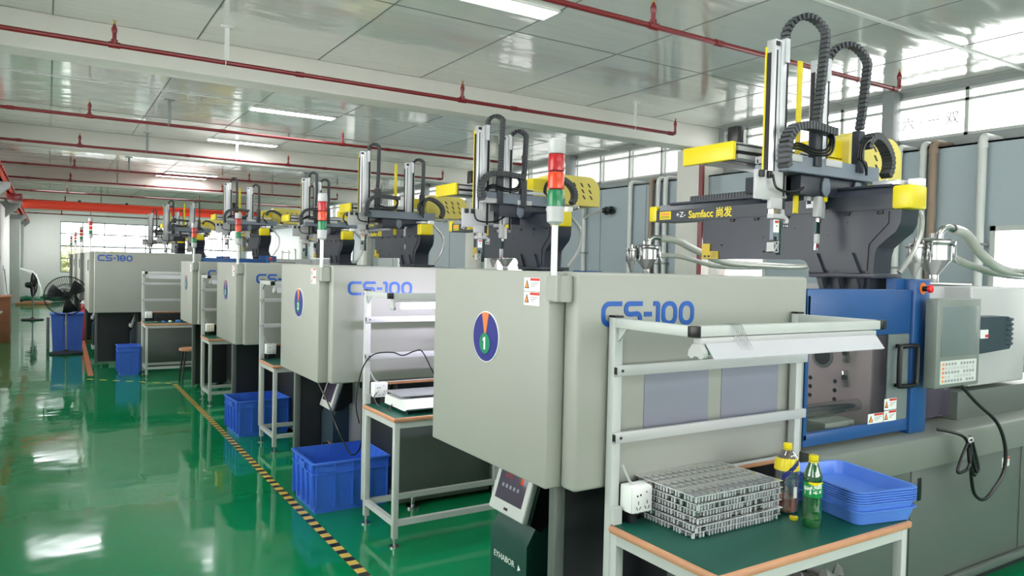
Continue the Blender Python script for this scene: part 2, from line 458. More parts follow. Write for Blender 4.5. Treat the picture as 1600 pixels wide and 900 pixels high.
# ---------------------------------------------------------------- ceiling lamps
mat('lamp_glow', (250, 252, 255), .5, emit=LAMP)
spots = [(3.0, 5.175, 'bright ceiling light panel nearest the camera at the top edge'), (2.975, 10.71, 'long ceiling light panel just behind the first white beam'),
         (2.96, 13.9, 'ceiling light panel before the second white beam'), (3.02, 19.86, 'small distant ceiling light panel behind the second beam, nearer of two'),
         (2.9, 20.7, 'farthest small ceiling light panel beside the third beam'), (3.0, 1.75, 'added unseen fill light panel above the nearest workbench'), (3.0, -1.6, 'added unseen fill light panel behind the camera')]  # panels above the bench and behind the camera are added fill
for x_, wx in ((.3, 'left'), (3.0, 'middle'), (6.0, 'right')):  # added panels out of sight that brighten the hall
    for y_, wy in ((1.75, 'over the nearest machine bay'), (-1.6, 'behind the camera'), (8.7, 'tucked behind the nearest beam'), (15.8, 'tucked behind the second beam'), (23.0, 'behind the third beam'), (24.3, 'farther behind the third beam'), (29.5, 'behind the fourth beam'), (31.2, 'farther behind the fourth beam'), (36.4, 'beside the far window')):
        if (x_ == 3.0 and y_ < 5): continue
        spots.append((x_, y_, 'added hidden fill light panel %s, %s of its row' % (wy, wx)))
L0 = Thing('ceiling_light', (3.0, 5.175, ZC), spots[0][2], 'ceiling light', 'ceiling light panels')
q = MB()
for (a, b, c_, d) in ((-.6, .6, -.125, -.11), (-.6, .6, .11, .125), (-.6, -.585, -.125, .125), (.585, .6, -.125, .125)):
    q.box(3 + a, 3 + b, 5.175 + c_, 5.175 + d, ZC - .02, ZC)
L0.part('frame', q, 'white')
q = MB(); q.box(3 - .585, 3 + .585, 5.175 - .11, 5.175 + .11, ZC - .012, ZC); L0.part('diffuser', q, 'lamp_glow')
for x, y, lb in spots[1:]:
    c_ = copy_tree(L0.o); c_.location = (x, y, ZC); c_['label'] = lb

# ---------------------------------------------------------------- sprinkler pipes
def sprinkler(y, z, xe, ups, hangs, label, r=.021, x0=XL):
    t = Thing('sprinkler_pipe', (0, y, z), label, 'pipe', 'red sprinkler pipes below the ceiling')
    q = MB(); q.tube([(x0, y, z), (xe - .03, y, z), (xe - .008, y, z + .008), (xe, y, z + .03)], r, 12)
    x = x0 + 1.0
    while x < xe: q.cyl((x - .04, y, z), (x + .04, y, z), r * 1.25); x += 2.45
    t.part('pipe_run', q, 'pipe_red')
    for x in ups + [xe]:
        q = MB(); q.tube([(x, y, z), (x, y, z + .15)], r * .8, 10)
        if x != xe: q.cyl((x - .045, y, z), (x + .045, y, z), r * 1.3); q.cyl((x, y, z), (x, y, z + .045), r * 1.25)
        q.lathe([(r * .8, .1), (r * 1.1, .115), (r * 1.1, .14), (r * .7, .16), (r * .5, .175)], (x, y, z), 12)
        rz = t.part('riser', q, 'pipe_red')
        q = MB(); q.lathe([(.006, .17), (.01, .18), (.004, .2), (.016, .202), (.016, .206)], (x, y, z), 10); t.part('sprinkler_head', q, 'brass', sub=rz)
    for x in hangs:
        q = MB(); q.box(x - .02, x + .02, y - .004, y + .004, z - .02, ZC); q.box(x - .06, x + .06, y - .03, y + .03, ZC - .01, ZC); q.tube([(x - .012, y + r * 1.2 * cos(a), z + r * 1.2 * sin(a)) for a in [2 * pi * i / 14 for i in range(14)]], .004, 5, closed=True)
        t.part('hanger', q, 'wall_grey' if y > 9 else 'joint_white')
sprinkler(4.15, 3.42, 7.03, [.45, 3.8], [6.37], 'red sprinkler pipe nearest the camera, crossing the top right corner')
sprinkler(7.19, 3.42, 7.03, [.47, 3.83], [1.38, 6.33], 'red sprinkler pipe running along the nearest white beam')
sprinkler(10.9, 3.41, 7.03, [.44, 3.77], [1.37, 6.3], 'red sprinkler pipe right behind the nearest white beam')
sprinkler(14.0, 3.43, 7.03, [.43, 3.8], [1.42, 2.88], 'red sprinkler pipe in front of the second white beam')
sprinkler(17.6, 3.45, 7.03, [.45, 3.9], [1.44, 5.2], 'red sprinkler pipe just behind the second white beam')
sprinkler(20.7, 3.45, 7.03, [.45, 3.9], [1.44, 5.2], 'dark red sprinkler pipe in front of the third beam')
sprinkler(24.2, 3.42, 7.03, [.45, 3.9], [1.44, 5.2], 'thin far sprinkler pipe seen above the orange crane beam')
sprinkler(27.2, 3.36, 7.03, [.45, 3.9], [1.44, 5.2], 'far sprinkler pipe just touching the top of the crane beam')
sprinkler(30.8, 3.36, 7.03, [.45, 3.9], [1.44, 5.2], 'far sprinkler pipe seen just under the orange crane beam')
sprinkler(34.0, 3.30, 7.03, [.45, 3.9], [1.44, 5.2], 'farthest sprinkler pipe right above the far window')

# ---------------------------------------------------------------- overhead crane and its runway
t = Thing('crane_runway', (-.75, 26, 3.0), 'orange and dark crane runway rail along the left wall', 'crane rail')
q = MB(); q.box(-.78, -.72, 14, 37, 3.02, 3.14); q.box(-.83, -.67, 14, 37, 3.14, 3.17); q.box(-.83, -.67, 14, 37, 3.02, 3.04); t.part('girder', q, 'crane_red')
q = MB(); q.box(-.77, -.73, 14, 37, 3.17, 3.21); q.box(-.85, -.82, 14, 37, 3.16, 3.24); t.part('rail', q, 'dark')
q = MB(); y = 14.2
while y < 37: q.box(-.66, -.645, y, y + .12, 3.05, 3.09); y += .5
pc = t.part('power_clip', q, 'black'); pc['kind'] = 'stuff'
t = Thing('overhead_crane', (2.3, 20.5, 2.8), 'orange overhead crane beam spanning the hall above the machines', 'crane')
q = MB(); q.box(-.5, 5.6, 20.42, 20.58, 2.74, 2.90, bev=.006); q.box(-.5, 5.6, 20.36, 20.64, 2.90, 2.92); q.box(-.5, 5.6, 20.36, 20.64, 2.725, 2.745); t.part('bridge_girder', q, 'crane_red')
q = MB(); q.box(-.78, -.5, 19.9, 21.1, 2.86, 3.01, bev=.01); t.part('end_truck', q, 'pipe_red')
for y in (20.0, 21.0):
    q = MB(); q.lathe([(.06, -.03), (.075, -.03), (.075, .03), (.06, .03)], (-.75, y, 3.0), 16, axis='x'); t.part('wheel', q, 'dark')
q = MB(); q.box(3.9, 4.25, 20.3, 20.7, 2.93, 3.05, bev=.02); q.lathe([(.07, 0), (.07, .3)], (3.9, 20.5, 3.08), 16, axis='x'); t.part('hoist_trolley', q, 'dark')
q = MB(); q.cyl((4.07, 20.35, 2.93), (4.07, 20.35, 2.5), .006, 6); q.box(4.02, 4.12, 20.31, 20.39, 2.4, 2.52, bev=.02); q.tube([(4.07 + .04 * cos(a), 20.35, 2.36 + .04 * sin(a)) for a in [radians(i * 30 + 100) for i in range(10)]], .008, 6); t.part('hook', q, 'steel')
for x in (.6, 1.6, 2.6):
    q = MB(); q.box(x, x + .06, 20.38, 20.44, 2.92, 2.97); t.part('cable_clip', q, 'dark')

# ---------------------------------------------------------------- wall pipes by the partition
def wall_pipe(y, zt, r, m, label, clip=()):
    q = MB(); x = XP - r - .02
    q.tube([(x, y, 0), (x, y, zt - .05)] + [(x + .05 - .05 * cos(radians(a)), y, zt - .05 + .05 * sin(radians(a))) for a in (25, 50, 75)] + [(x + .05, y, zt), (XP + .28, y, zt)], r, 14)
    t = Thing('wall_pipe', (x, y, 0), label, 'pipe', 'pipes on the blue grey partition')
    t.part('pipe_run', q, m)
    q = MB()
    q.lathe([(r * 1.15, 0), (r * 1.15, .06)], (x, y, zt - .12), 14)
    t.part('elbow', q, m)
    for z in clip:
        q = MB(); q.box(x - r - .004, XP, y - r - .03, y + r + .03, z - .012, z + .012); t.part('pipe_clip', q, 'column_grey')
ZP = 3.06
wall_pipe(3.89, ZP, .042, 'pvc', 'thick white pipe at the far right, left of the window', (1.95,))
wall_pipe(4.39, ZP, .042, 'pvc_brown', 'brown wall pipe behind the steel hopper at the far right')
wall_pipe(4.50, ZP, .036, 'pvc', 'white wall pipe touching the brown one at the far right', (1.75,))
wall_pipe(4.78, ZP, .036, 'pvc', 'white wall pipe just right of the nearest robot', (1.7,))
wall_pipe(8.50, ZP, .036, 'pvc', 'white wall pipe seen left of the big robot panel, rightmost of three', (1.72,))
wall_pipe(8.66, ZP, .036, 'pvc', 'white wall pipe between a brown pipe and another white one', (1.72,))
wall_pipe(8.82, ZP, .036, 'pvc_brown', 'brown wall pipe behind the yellow tip of the long robot beam')
wall_pipe(9.32, ZP, .036, 'pvc', 'lone white wall pipe right of the wall flanges', (1.9,))
wall_pipe(10.55, ZP, .036, 'pvc', 'white wall pipe rising behind the second robot beam', (1.9,))
for i, y in enumerate((9.92, 9.80)):
    q = MB(); q.lathe([(.03, 0), (.03, .05), (.07, .05), (.07, .08), (.045, .08), (.045, .14), (.02, .16)], (XP, y, 2.62), 18, axis='x')
    q.xf(Matrix.Translation((XP, 0, 0)) @ Matrix.Scale(-1, 4, (1, 0, 0)) @ Matrix.Translation((-XP, 0, 0)))
    single('pipe_flange', q, 'dark', (XP, y, 2.62), ('dark round pipe flange on the partition, left of the pair', 'dark round pipe flange on the partition, right of the pair')[i], 'flange', 'pipe flanges on the partition')
q = MB(); q.tube(spline([(8.12, 10.5, 2.72), (7.95, 10.3, 2.5), (7.9, 10.1, 2.55), (8.05, 9.92, 2.62)], 8), .02, 8)
single('flexible_hose', q, 'hose', (8.1, 10.3, 2.6), 'short white flexible hose looping to the wall flanges', 'hose')
# grey square posts standing before the clerestory
for i, y in enumerate((5.04, 11.34, 17.7)):
    q = MB(); q.box(8.32, 8.48, y - .07, y + .07, 3.02, ZC, bev=.008); struct('trim_%d' % (60 + i), q, 'column_grey')
# red stand pipe at the nearest column
q = MB(); q.tube([(7.98, 7.6, 0), (7.98, 7.6, 3.4)], .04, 14)
single('stand_pipe', q, 'pipe_red', (7.98, 7.6, 0), 'red vertical pipe on the white column behind the nearest robot', 'pipe')
# faint lettering on the clerestory glass
q = MB()
q = text_mb('值六 · 一 双', .16, Matrix(((0, 0, -1, 8.495), (-1, 0, 0, 4.72), (0, 1, 0, 3.37), (0, 0, 0, 1))), 'column_grey')
single('window_lettering', q, None, (8.5, 4.7, 3.37), 'faint grey characters on the upper window behind the robot', 'lettering')
# trees beyond the far window
def tree(x, y, h, label):
    t = Thing('tree', (x, y, -.2), label, 'tree', 'trees outside the far window')
    q = MB(); q.tube([(x, y, -.2), (x + .1, y, h * .5), (x, y, h * .8)], [.12, .09, .04], 8); t.part('trunk', q, 'wood')
    q = MB(); rd = random.Random(int(x * 10))
    for i in range(420):
        a = rd.uniform(0, 2 * pi); rr = rd.uniform(.1, 1) ** .5 * h * .33; z = h * (.35 + .65 * rd.random()); k_ = sin(pi * min(1, (z / h - .3) / .72)) ** .5
        p = Vector((x + rr * k_ * cos(a), y + rr * k_ * sin(a), z)); s_ = .16
        d1 = Vector((rd.uniform(-1, 1), rd.uniform(-1, 1), rd.uniform(-1, 1))).normalized() * s_; d2 = d1.orthogonal().normalized() * s_ * .6
        q.quad(p - d1, p + d2, p + d1, p - d2)
    t.part('foliage', q, 'leaf', smooth=False)
tree(.9, 42, 2.2, 'leafy tree outside the lower left of the far window'); tree(3.0, 43, 2.0, 'leafy tree outside the far window behind the marked cabinets')
gm = MB(); gm.box(-10, 30, Y1 + .3, 60, -.3, -.15); struct('ground_outside', gm, 'column_grey')

# ---------------------------------------------------------------- floor tape
mat('tape_yellow', (214, 182, 84), .4); mat('tape_black', (34, 40, 38), .35)
def tape(name, label, segs, yellow='tape_yellow', dark='tape_black', wd=.055, period=.115, duty=.5):
    mb = MB()
    for (xa, ya), (xb, yb) in segs:
        L = math.hypot(xb - xa, yb - ya); M = Matrix.Translation((xa, ya, 0)) @ Matrix.Rotation(math.atan2(yb - ya, xb - xa), 4, 'Z')
        if dark: mb.box(0, L, -wd / 2, wd / 2, 0, .0012, m=dark, mtx=M)
        d = 0
        while d < L:
            mb.box(d, min(L, d + period * duty), -wd / 2, wd / 2, .0012, .002, m=yellow, mtx=M); d += period
    single(name, mb, None, (segs[0][0][0], segs[0][0][1], 0), label, 'floor tape', smooth=False)
tape('floor_tape', 'black and yellow striped tape on the green floor along the aisle', [((1.385, -1.0), (1.395, 10.35))])
tape('floor_tape', 'dashed yellow tape line crossing toward the farther machines', [((.45, 11.2), (1.36, 10.4))], dark=None, wd=.05, period=.19, duty=.45)
mat('orange_tape', (206, 122, 84), .4)
tape('floor_tape', 'worn orange tape line on the floor beside the red tank', [((.50, 11.5), (.58, 16.5))], yellow='orange_tape', dark=None, wd=.07, period=30, duty=1)
# ================================================================ INJECTION MOULDING MACHINES
def machine(x0, y0, label, text='CS-100', num='1', zb=.85, zt=1.59, cl=1.26, W=.95, k=1.0, logo=(.158, 1.405, .088), panels=(), detail=True, tower=(.016, .083, 2.037), stickers=True, ev=.70):
    X = lambda u: x0 + u
    Y = lambda v: y0 + v
    t = Thing('injection_molding_machine', (X(.6), Y(W / 2), 0), label, 'machine', 'injection moulding machines in a row')
    D = lambda u: cl + (u - 1.26) * k            # stretches everything right of the clamp cover
    tz = zb                                      # top of the machine bed
    U1 = D(4.1)
    # --- bed
    q = MB(); f = -.05
    ub = .52 * k
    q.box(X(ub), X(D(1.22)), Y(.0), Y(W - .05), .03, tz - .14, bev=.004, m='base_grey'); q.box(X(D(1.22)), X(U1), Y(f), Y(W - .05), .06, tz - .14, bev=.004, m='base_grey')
    q.box(X(D(1.25)), X(U1), Y(f + .05), Y(W - .1), .0, .06, m='dark')
    base = t.part('base_frame', q)
    q = MB(); q.box(X(ub - .004), X(ub), Y(.02), Y(W * .9), .10, tz - .02, bev=.002); t.part('recess_shade_sheet', q, 'dark', sub=base)  # dark sheet standing in for the shade inside the open base end
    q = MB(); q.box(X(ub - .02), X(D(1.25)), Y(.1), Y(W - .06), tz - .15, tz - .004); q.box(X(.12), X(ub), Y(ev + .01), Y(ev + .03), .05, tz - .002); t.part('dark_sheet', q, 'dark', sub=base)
    q = MB(); q.box(X(.105), X(.145), Y(ev), Y(ev + .045), .03, tz - .002, bev=.003); t.part('corner_post', q, 'base_grey', sub=base)
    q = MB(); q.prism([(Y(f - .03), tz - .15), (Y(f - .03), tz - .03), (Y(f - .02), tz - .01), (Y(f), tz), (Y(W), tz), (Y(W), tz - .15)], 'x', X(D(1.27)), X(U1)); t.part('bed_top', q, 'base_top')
    # access panels on the bed
    for i, (a, b) in enumerate(((D(1.30), D(1.98)), (D(2.0), D(3.06)), (D(3.08), D(4.08)))):
        q = MB(); q.box(X(a), X(b), Y(f - .006), Y(f), .13, tz - .16, bev=.003); p = t.part('access_panel', q, 'base_grey')
        q = MB(); q.box(X(a + .05), X(a + .085), Y(f - .008), Y(f - .004), tz - .31, tz - .2, bev=.004); t.part('slot_handle', q, 'black', sub=p)
        if detail and i == 1:
            q = MB(); warning_sticker(q, face_y(X(b - .20), Y(f - .007), tz - .25), .08, .05); t.part('warning_sticker', q, sub=p)
    q = MB(); q.box(X(D(2.1)), X(D(3.2)), Y(f - .03), Y(f), .095, .125, bev=.003); t.part('floor_rail', q, 'base_grey')
    # levelling feet
    for u in (ub + .1, D(1.8), D(3.4)):
        q = MB(); q.lathe([(.045, 0), (.045, .012), (.012, .016), (.012, .09)], (X(u), Y(f - .01 + (.04 if u < D(1.2) else 0)), 0), 14); t.part('levelling_foot', q, 'steel')
    # --- clamp cover + end panel
    q = MB()
    q.box(X(.06), X(cl), Y(0), Y(.08), zb, zt, bev=.014, seg=3); q.box(X(.1), X(cl), Y(.03), Y(W), zb, zt - .002, bev=.008)
    cov = t.part('clamp_cover', q, 'cream')
    q = MB(); q.box(X(0), X(.105), Y(.083), Y(W), zb, zt, bev=.006, seg=3); endp = t.part('end_panel', q, 'cream')
    if k > 1:
        q = MB(); q.box(X(-.01), X(0), Y(.22), Y(.25), zt - .28, zt - .12, bev=.004); t.part('pull_handle', q, 'black', sub=endp)
        q = MB(); q.box(X(.75), X(.756), Y(-.001), Y(.002), zb + .01, zt - .01); t.part('cover_seam', q, 'cream_dark', sub=cov)
    else:
        r = .098; c = (x0 - .0, Y(.497), zb + .483)
        q = MB(); q.lathe([(r, -.004), (r, 0)], c, 40, m='white', axis='x'); q.lathe([(r - .004, -.0055), (r - .004, -.002)], c, 40, m='navy', axis='x')
        wd = [(c[1] + (r - .004) * sin(radians(a)), c[2] + (r - .004) * cos(radians(a))) for a in range(-16, 17, 4)] + [(c[1], c[2] - .01)]
        q.prism(wd, 'x', x0 - .0068, x0 - .005, 'badge_orange')
        q.prism([(c[1] + .040 * cos(radians(a)), c[2] - .025 + .040 * sin(radians(a))) for a in range(0, 360, 15)], 'x', x0 - .0078, x0 - .006, 'badge_green')
        if num == '1':
            yy, zz = c[1], c[2] - .025
            q.prism([(yy + .006, zz - .024), (yy - .005, zz - .024), (yy - .005, zz + .024), (yy + .003, zz + .024), (yy + .014, zz + .016), (yy + .014, zz + .008), (yy + .006, zz + .013)], 'x', x0 - .0088, x0 - .0078, 'white')
        else: join(q, text_mb(num, .062, face_x(x0 - .0082, c[1], c[2] - .025), 'white', bold=.0012))
        t.part('number_badge', q, sub=endp, label='round navy and orange badge with a green centre')
    if stickers:
        for dz in (0, .05):
            q = MB(); warning_sticker(q, face_x(x0 - .001, Y(.237), zt - .07 - dz), .10, .047); t.part('warning_sticker', q, sub=endp)
    mb, wl_ = machine_logo(text, logo[2]); mb.xf(face_y(X(logo[0]), Y(-.0002), logo[1])); t.part('model_lettering', mb, sub=cov, label='blue rounded lettering')
    for a, b, c_, d in panels:
        q = MB(); q.box(X(a), X(b), Y(-.003), Y(.002), c_, d); t.part('inset_panel', q, 'lavender', sub=cov, label='flat lavender grey inset')
    # --- signal tower
    tu, tv, tt = tower
    tx, ty = X(tu), Y(tv); s = 1 if k == 1 else 1.0
    q = MB(); q.prism([(x0 - .004, y0 + .10), (x0 - .004, y0 + .05)] + arc(x0 + .012, y0 + .044, .016, 200, 270, 4) + arc(x0 + .048, y0 + .05, .022, 270, 350, 4) + [(x0 + .070, y0 + .10)], 'z', zt - .10, zt - .012); bmesh.ops.bevel(q.bm, geom=q.bm.edges[:], offset=.004, segments=2, affect='EDGES'); mt = t.part('tower_bracket', q, 'cream')
    q = MB(); q.tube([(tx, ty, zt - .02), (tx, ty, tt - .29)], .011, 12); t.part('tower_pole', q, 'white', sub=mt)
    q = MB(); q.lathe([(.0, .0), (.016, .002), (.028, .012), (.030, .058), (.0305, .062), (0, .062)], (tx, ty, tt - .29), 24, cap=False); t.part('tower_base', q, 'alu_white', sub=mt)
    for nm, m_, a in (('green_lens', 'lens_green', .229), ('orange_lens', 'lens_orange', .169), ('red_lens', 'lens_red', .109)):
        q = MB(); a0 = tt - a; n = 36
        q.lathe([(.026, 0), (.0278, .002), (.0278, .052), (.026, .056)], (tx, ty, a0), n); t.part(nm, q, m_, sub=mt)
    # dark rings between lenses, pale cap
    q = MB(); q.lathe([(.0275, -.051), (.029, -.048), (.029, -.006), (.024, 0)], (tx, ty, tt + .0), 24); t.part('tower_cap', q, 'alu_white', sub=mt)
    # --- safety door, blue
    zo = zt - 1.59; zw = zb + .05
    q = MB(); a, b = D(1.262), D(2.045)
    q.box(X(a), X(b), Y(0), Y(.04), 1.33 + zo, zt - .05, bev=.006)
    q.box(X(a), X(b), Y(0), Y(.03), zb + .02, zb + .075, bev=.004)
    q.box(X(a), X(a + .02), Y(.0), Y(.03), zb + .05, zt - .08)
    dr = t.part('safety_door', q, 'blue')
    q = MB(); q.quad((X(a), Y(.014), zb + .07), (X(b), Y(.014), zb + .07), (X(b), Y(.014), 1.34 + zo), (X(a), Y(.014), 1.34 + zo)); t.part('door_window', q, 'door_pane', sub=dr, smooth=False)
    q = MB(); q.box(X(b - .17), X(b), Y(.006), Y(.011), zb + .07, 1.335 + zo); t.part('window_strip', q, 'screen_grey', sub=dr)
    q = MB(); hx0, hx1, hz0, hz1 = X(D(1.91)), X(D(2.055)), 1.09 + zo, 1.275 + zo
    q.tube(spline([(hx0 + .02, Y(-.03), hz1), (hx1 - .02, Y(-.03), hz1), (hx1, Y(-.03), hz1 - .02), (hx1, Y(-.03), hz0 + .02), (hx1 - .02, Y(-.03), hz0), (hx0 + .02, Y(-.03), hz0), (hx0, Y(-.03), hz0 + .02), (hx0, Y(-.03), hz1 - .02)], 4, closed=True), .011, 10, closed=True)
    for z in (hz0, hz1): q.cyl((hx0 + .03, Y(-.03), z), (hx0 + .03, Y(.01), z), .009, 8)
    t.part('door_handle', q, 'black', sub=dr)
    if detail:
        q = MB()
        warning_sticker(q, face_y(X(D(1.73)), Y(.005), zb + .072), .12, .048); warning_sticker(q, face_y(X(D(1.855)), Y(.005), zb + .072), .1, .052); warning_sticker(q, face_y(X(D(1.855)), Y(.005), zb + .128), .1, .052)
        t.part('warning_sticker', q, sub=dr)
    q = MB(); q.box(X(D(2.05)), X(D(2.19)), Y(-.01), Y(.12), zb, zt, bev=.008); q.box(X(D(1.98)), X(D(2.06)), Y(.04), Y(.09), zt - .11, zt); pst = t.part('door_post', q, 'blue')
    q = MB(); ex, ez = X(D(2.115)), zt - .045
    q.lathe([(.028, -.004), (.028, 0)], (ex, Y(-.01), ez), 24, m='badge_orange', axis='y'); q.lathe([(.012, -.03), (.012, -.004)], (ex, Y(-.01), ez), 16, m='black', axis='y'); q.lathe([(.012, -.048), (.019, -.045), (.019, -.032), (.012, -.028)], (ex, Y(-.01), ez), 20, m='red', axis='y')
    t.part('emergency_button', q, sub=pst, label='red emergency push button on an orange disc')
    # --- platens and tie bars behind the door
    fx = X(D(1.90)); wt = zt - .07
    q = MB(); q.box(fx, X(D(2.16)), Y(.10), Y(W - .1), zb - .02, wt, bev=.012)
    cy, cz = Y(W / 2 - .11), 1.19 + zo
    pl = t.part('fixed_platen', q, 'platen')
    q = MB(); q.lathe([(.045, 0), (.045, -.003), (.058, -.003), (.062, 0)], (fx, cy, cz), 30, m='steel', axis='x', cap=False); q.lathe([(.046, -.002), (.046, 0)], (fx, cy, cz), 30, m='black', axis='x')
    for vv in (.43, .29, .55, .68, .80):
        for zz in (.98, 1.025, 1.07, 1.32, 1.37, 1.42):
            if Y(vv) < Y(W - .15): q.lathe([(.011, -.0015), (.011, 0)], (fx, Y(vv), zz + zo), 12, m='black', axis='x')
    t.part('bolt_hole', q, sub=pl)
    q = MB()
    for z in (1.05, 1.17, 1.30):
        q.box(fx - .02, fx, Y(.205), Y(.245), z + zo, z + .085 + zo, bev=.008, m='steel'); q.lathe([(.013, -.03), (.013, -.02)], (fx, Y(.225), z + .05 + zo), 12, m='dark', axis='x')
    t.part('mould_clamp', q, sub=pl)
    q = MB(); q.box(X(D(1.06)), X(D(1.20)), Y(.10), Y(W - .1), zb - .02, wt - .05, bev=.012); t.part('moving_platen', q, 'platen')
    for vv in (.17, W - .18):
        for zz in (.975, 1.43):
            q = MB(); q.cyl((X(D(1.2)), Y(vv), zz + zo), (X(D(2.1)), Y(vv), zz + zo), .03, 20); t.part('tie_bar', q, 'steel')
    q = MB(); q.box(X(D(1.5)), X(D(1.72)), Y(.06), Y(.3), zb, zb + .09, bev=.01); q.lathe([(.02, -.02), (.02, 0)], (X(D(1.68)), Y(.06), zb + .05), 14, m='black', axis='y');
    t.part('lubrication_block', _remat(q, 'cream_dark'))
    q = MB(); q.box(X(D(1.5)), X(D(1.9)), Y(.1), Y(W - .1), zb - .02, zb + .03); t.part('drip_tray', q, 'cream_dark')
    # --- operator screen
    hx0, hx1 = X(D(2.09)), X(D(2.09)) + .40
    q = MB(); q.box(hx0, hx1, Y(-.10), Y(-.04), 1.075 + zo, 1.50 + zo, bev=.008); q.box(hx0 + .1, hx0 + .3, Y(-.04), Y(.02), 1.2 + zo, 1.4 + zo)
    hm = t.part('control_panel', q, 'hmi_grey')
    q = MB(); q.box(hx0 + .035, hx1 - .035, Y(-.103), Y(-.098), 1.225 + zo, 1.465 + zo, bev=.003); t.part('screen', q, 'screen_grey', sub=hm)
    q = MB(); q.box(hx0 + .035, hx1 - .035, Y(-.103), Y(-.098), 1.095 + zo, 1.205 + zo, m='keypad')
    for i in range(11):
        for j_ in range(5):
            if (i * 3 + j_ * 5) % 7 == 0 and i > 2: continue
            xx = hx0 + .05 + i * .0275; zz = 1.103 + zo + j_ * .02
            q.box(xx, xx + .016, Y(-.1042), Y(-.1028), zz, zz + .012, m=('sticker_orange' if i == 0 else 'paint_white' if j_ % 2 else 'column_grey'))
    t.part('keypad', q, sub=hm)
    # --- injection unit
    q = MB(); q.box(X(D(2.30)), X(D(2.62)), Y(.10), Y(.75), zb + .02, 1.07 + zo, bev=.01); t.part('carriage', q, 'screen_dark')
    q = MB(); q.box(X(D(2.62)), X(D(3.9)), Y(.06), Y(.9), zb + .0, 1.0 + zo, bev=.004); t.part('slide_base', q, 'base_grey')
    q = MB(); q.box(X(D(2.22)), X(D(2.75)), Y(.2), Y(.75), 1.12 + zo, 1.55 + zo, bev=.01); t.part('barrel_guard', q, 'alu_white')
    q = MB(); q.box(X(D(2.72)), X(D(3.34)), Y(.06), Y(.85), 1.02 + zo, 1.555 + zo, bev=.012, seg=3); t.part('injection_cover', q, 'alu_white')
    q = MB(); q.lathe([(.0, .0), (.09, .004), (.16, .008), (.16, .016), (.0, .018)], (X(D(2.95)), Y(.35), 1.553 + zo), 30, cap=False); t.part('feed_lid', q, 'white')
    q = MB(); q.prism([(X(D(2.62)), 1.21 + zo), (X(D(2.62)), 1.40 + zo)] + arc(X(D(2.62)) + .30, 1.35 + zo, .05, 90, 0) + arc(X(D(2.62)) + .31, 1.26 + zo, .04, 0, -60), 'y', Y(-.03), Y(.09))
    for i in range(6): q.box(X(D(2.62)) + .29, X(D(2.62)) + .365, Y(-.035), Y(.09), 1.245 + zo + i * .026, 1.262 + zo + i * .026, bev=.006)
    bl = t.part('blower_elbow', q, 'teal_dark')
    q = MB(); q.box(X(D(2.62)) + .01, X(D(2.62)) + .09, Y(-.034), Y(-.03), 1.29 + zo, 1.335 + zo, m='white'); q.box(X(D(2.62)) + .06, X(D(2.62)) + .088, Y(-.036), Y(-.033), 1.295 + zo, 1.31 + zo, m='red'); t.part('small_label', q, sub=bl)
    return t
def _remat(q, m):
    q.mats = [m]; return q
M1Y, M2Y, M3Y, M4Y = 1.95, 4.45, 6.85, 9.22
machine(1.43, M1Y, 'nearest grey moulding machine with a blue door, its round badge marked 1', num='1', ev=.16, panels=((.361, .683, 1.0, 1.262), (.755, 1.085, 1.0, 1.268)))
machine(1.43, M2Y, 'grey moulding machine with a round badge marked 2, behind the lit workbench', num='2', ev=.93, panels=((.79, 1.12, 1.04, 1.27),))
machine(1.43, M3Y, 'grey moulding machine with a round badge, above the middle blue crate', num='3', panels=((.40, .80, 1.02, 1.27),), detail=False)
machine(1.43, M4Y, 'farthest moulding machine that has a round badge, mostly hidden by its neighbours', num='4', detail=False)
P180 = dict(text='CS-180', zb=.83, zt=1.70, cl=1.47, W=1.5, k=1.19, logo=(.10, 1.565, .088), detail=False, tower=(.016, .083, 2.17), stickers=False)
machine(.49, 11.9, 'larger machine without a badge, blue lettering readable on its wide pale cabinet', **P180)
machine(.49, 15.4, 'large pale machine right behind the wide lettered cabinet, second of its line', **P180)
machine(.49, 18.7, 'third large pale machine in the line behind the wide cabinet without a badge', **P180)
machine(.49, 22.0, 'farthest large pale machine at the end of the left line', **P180)

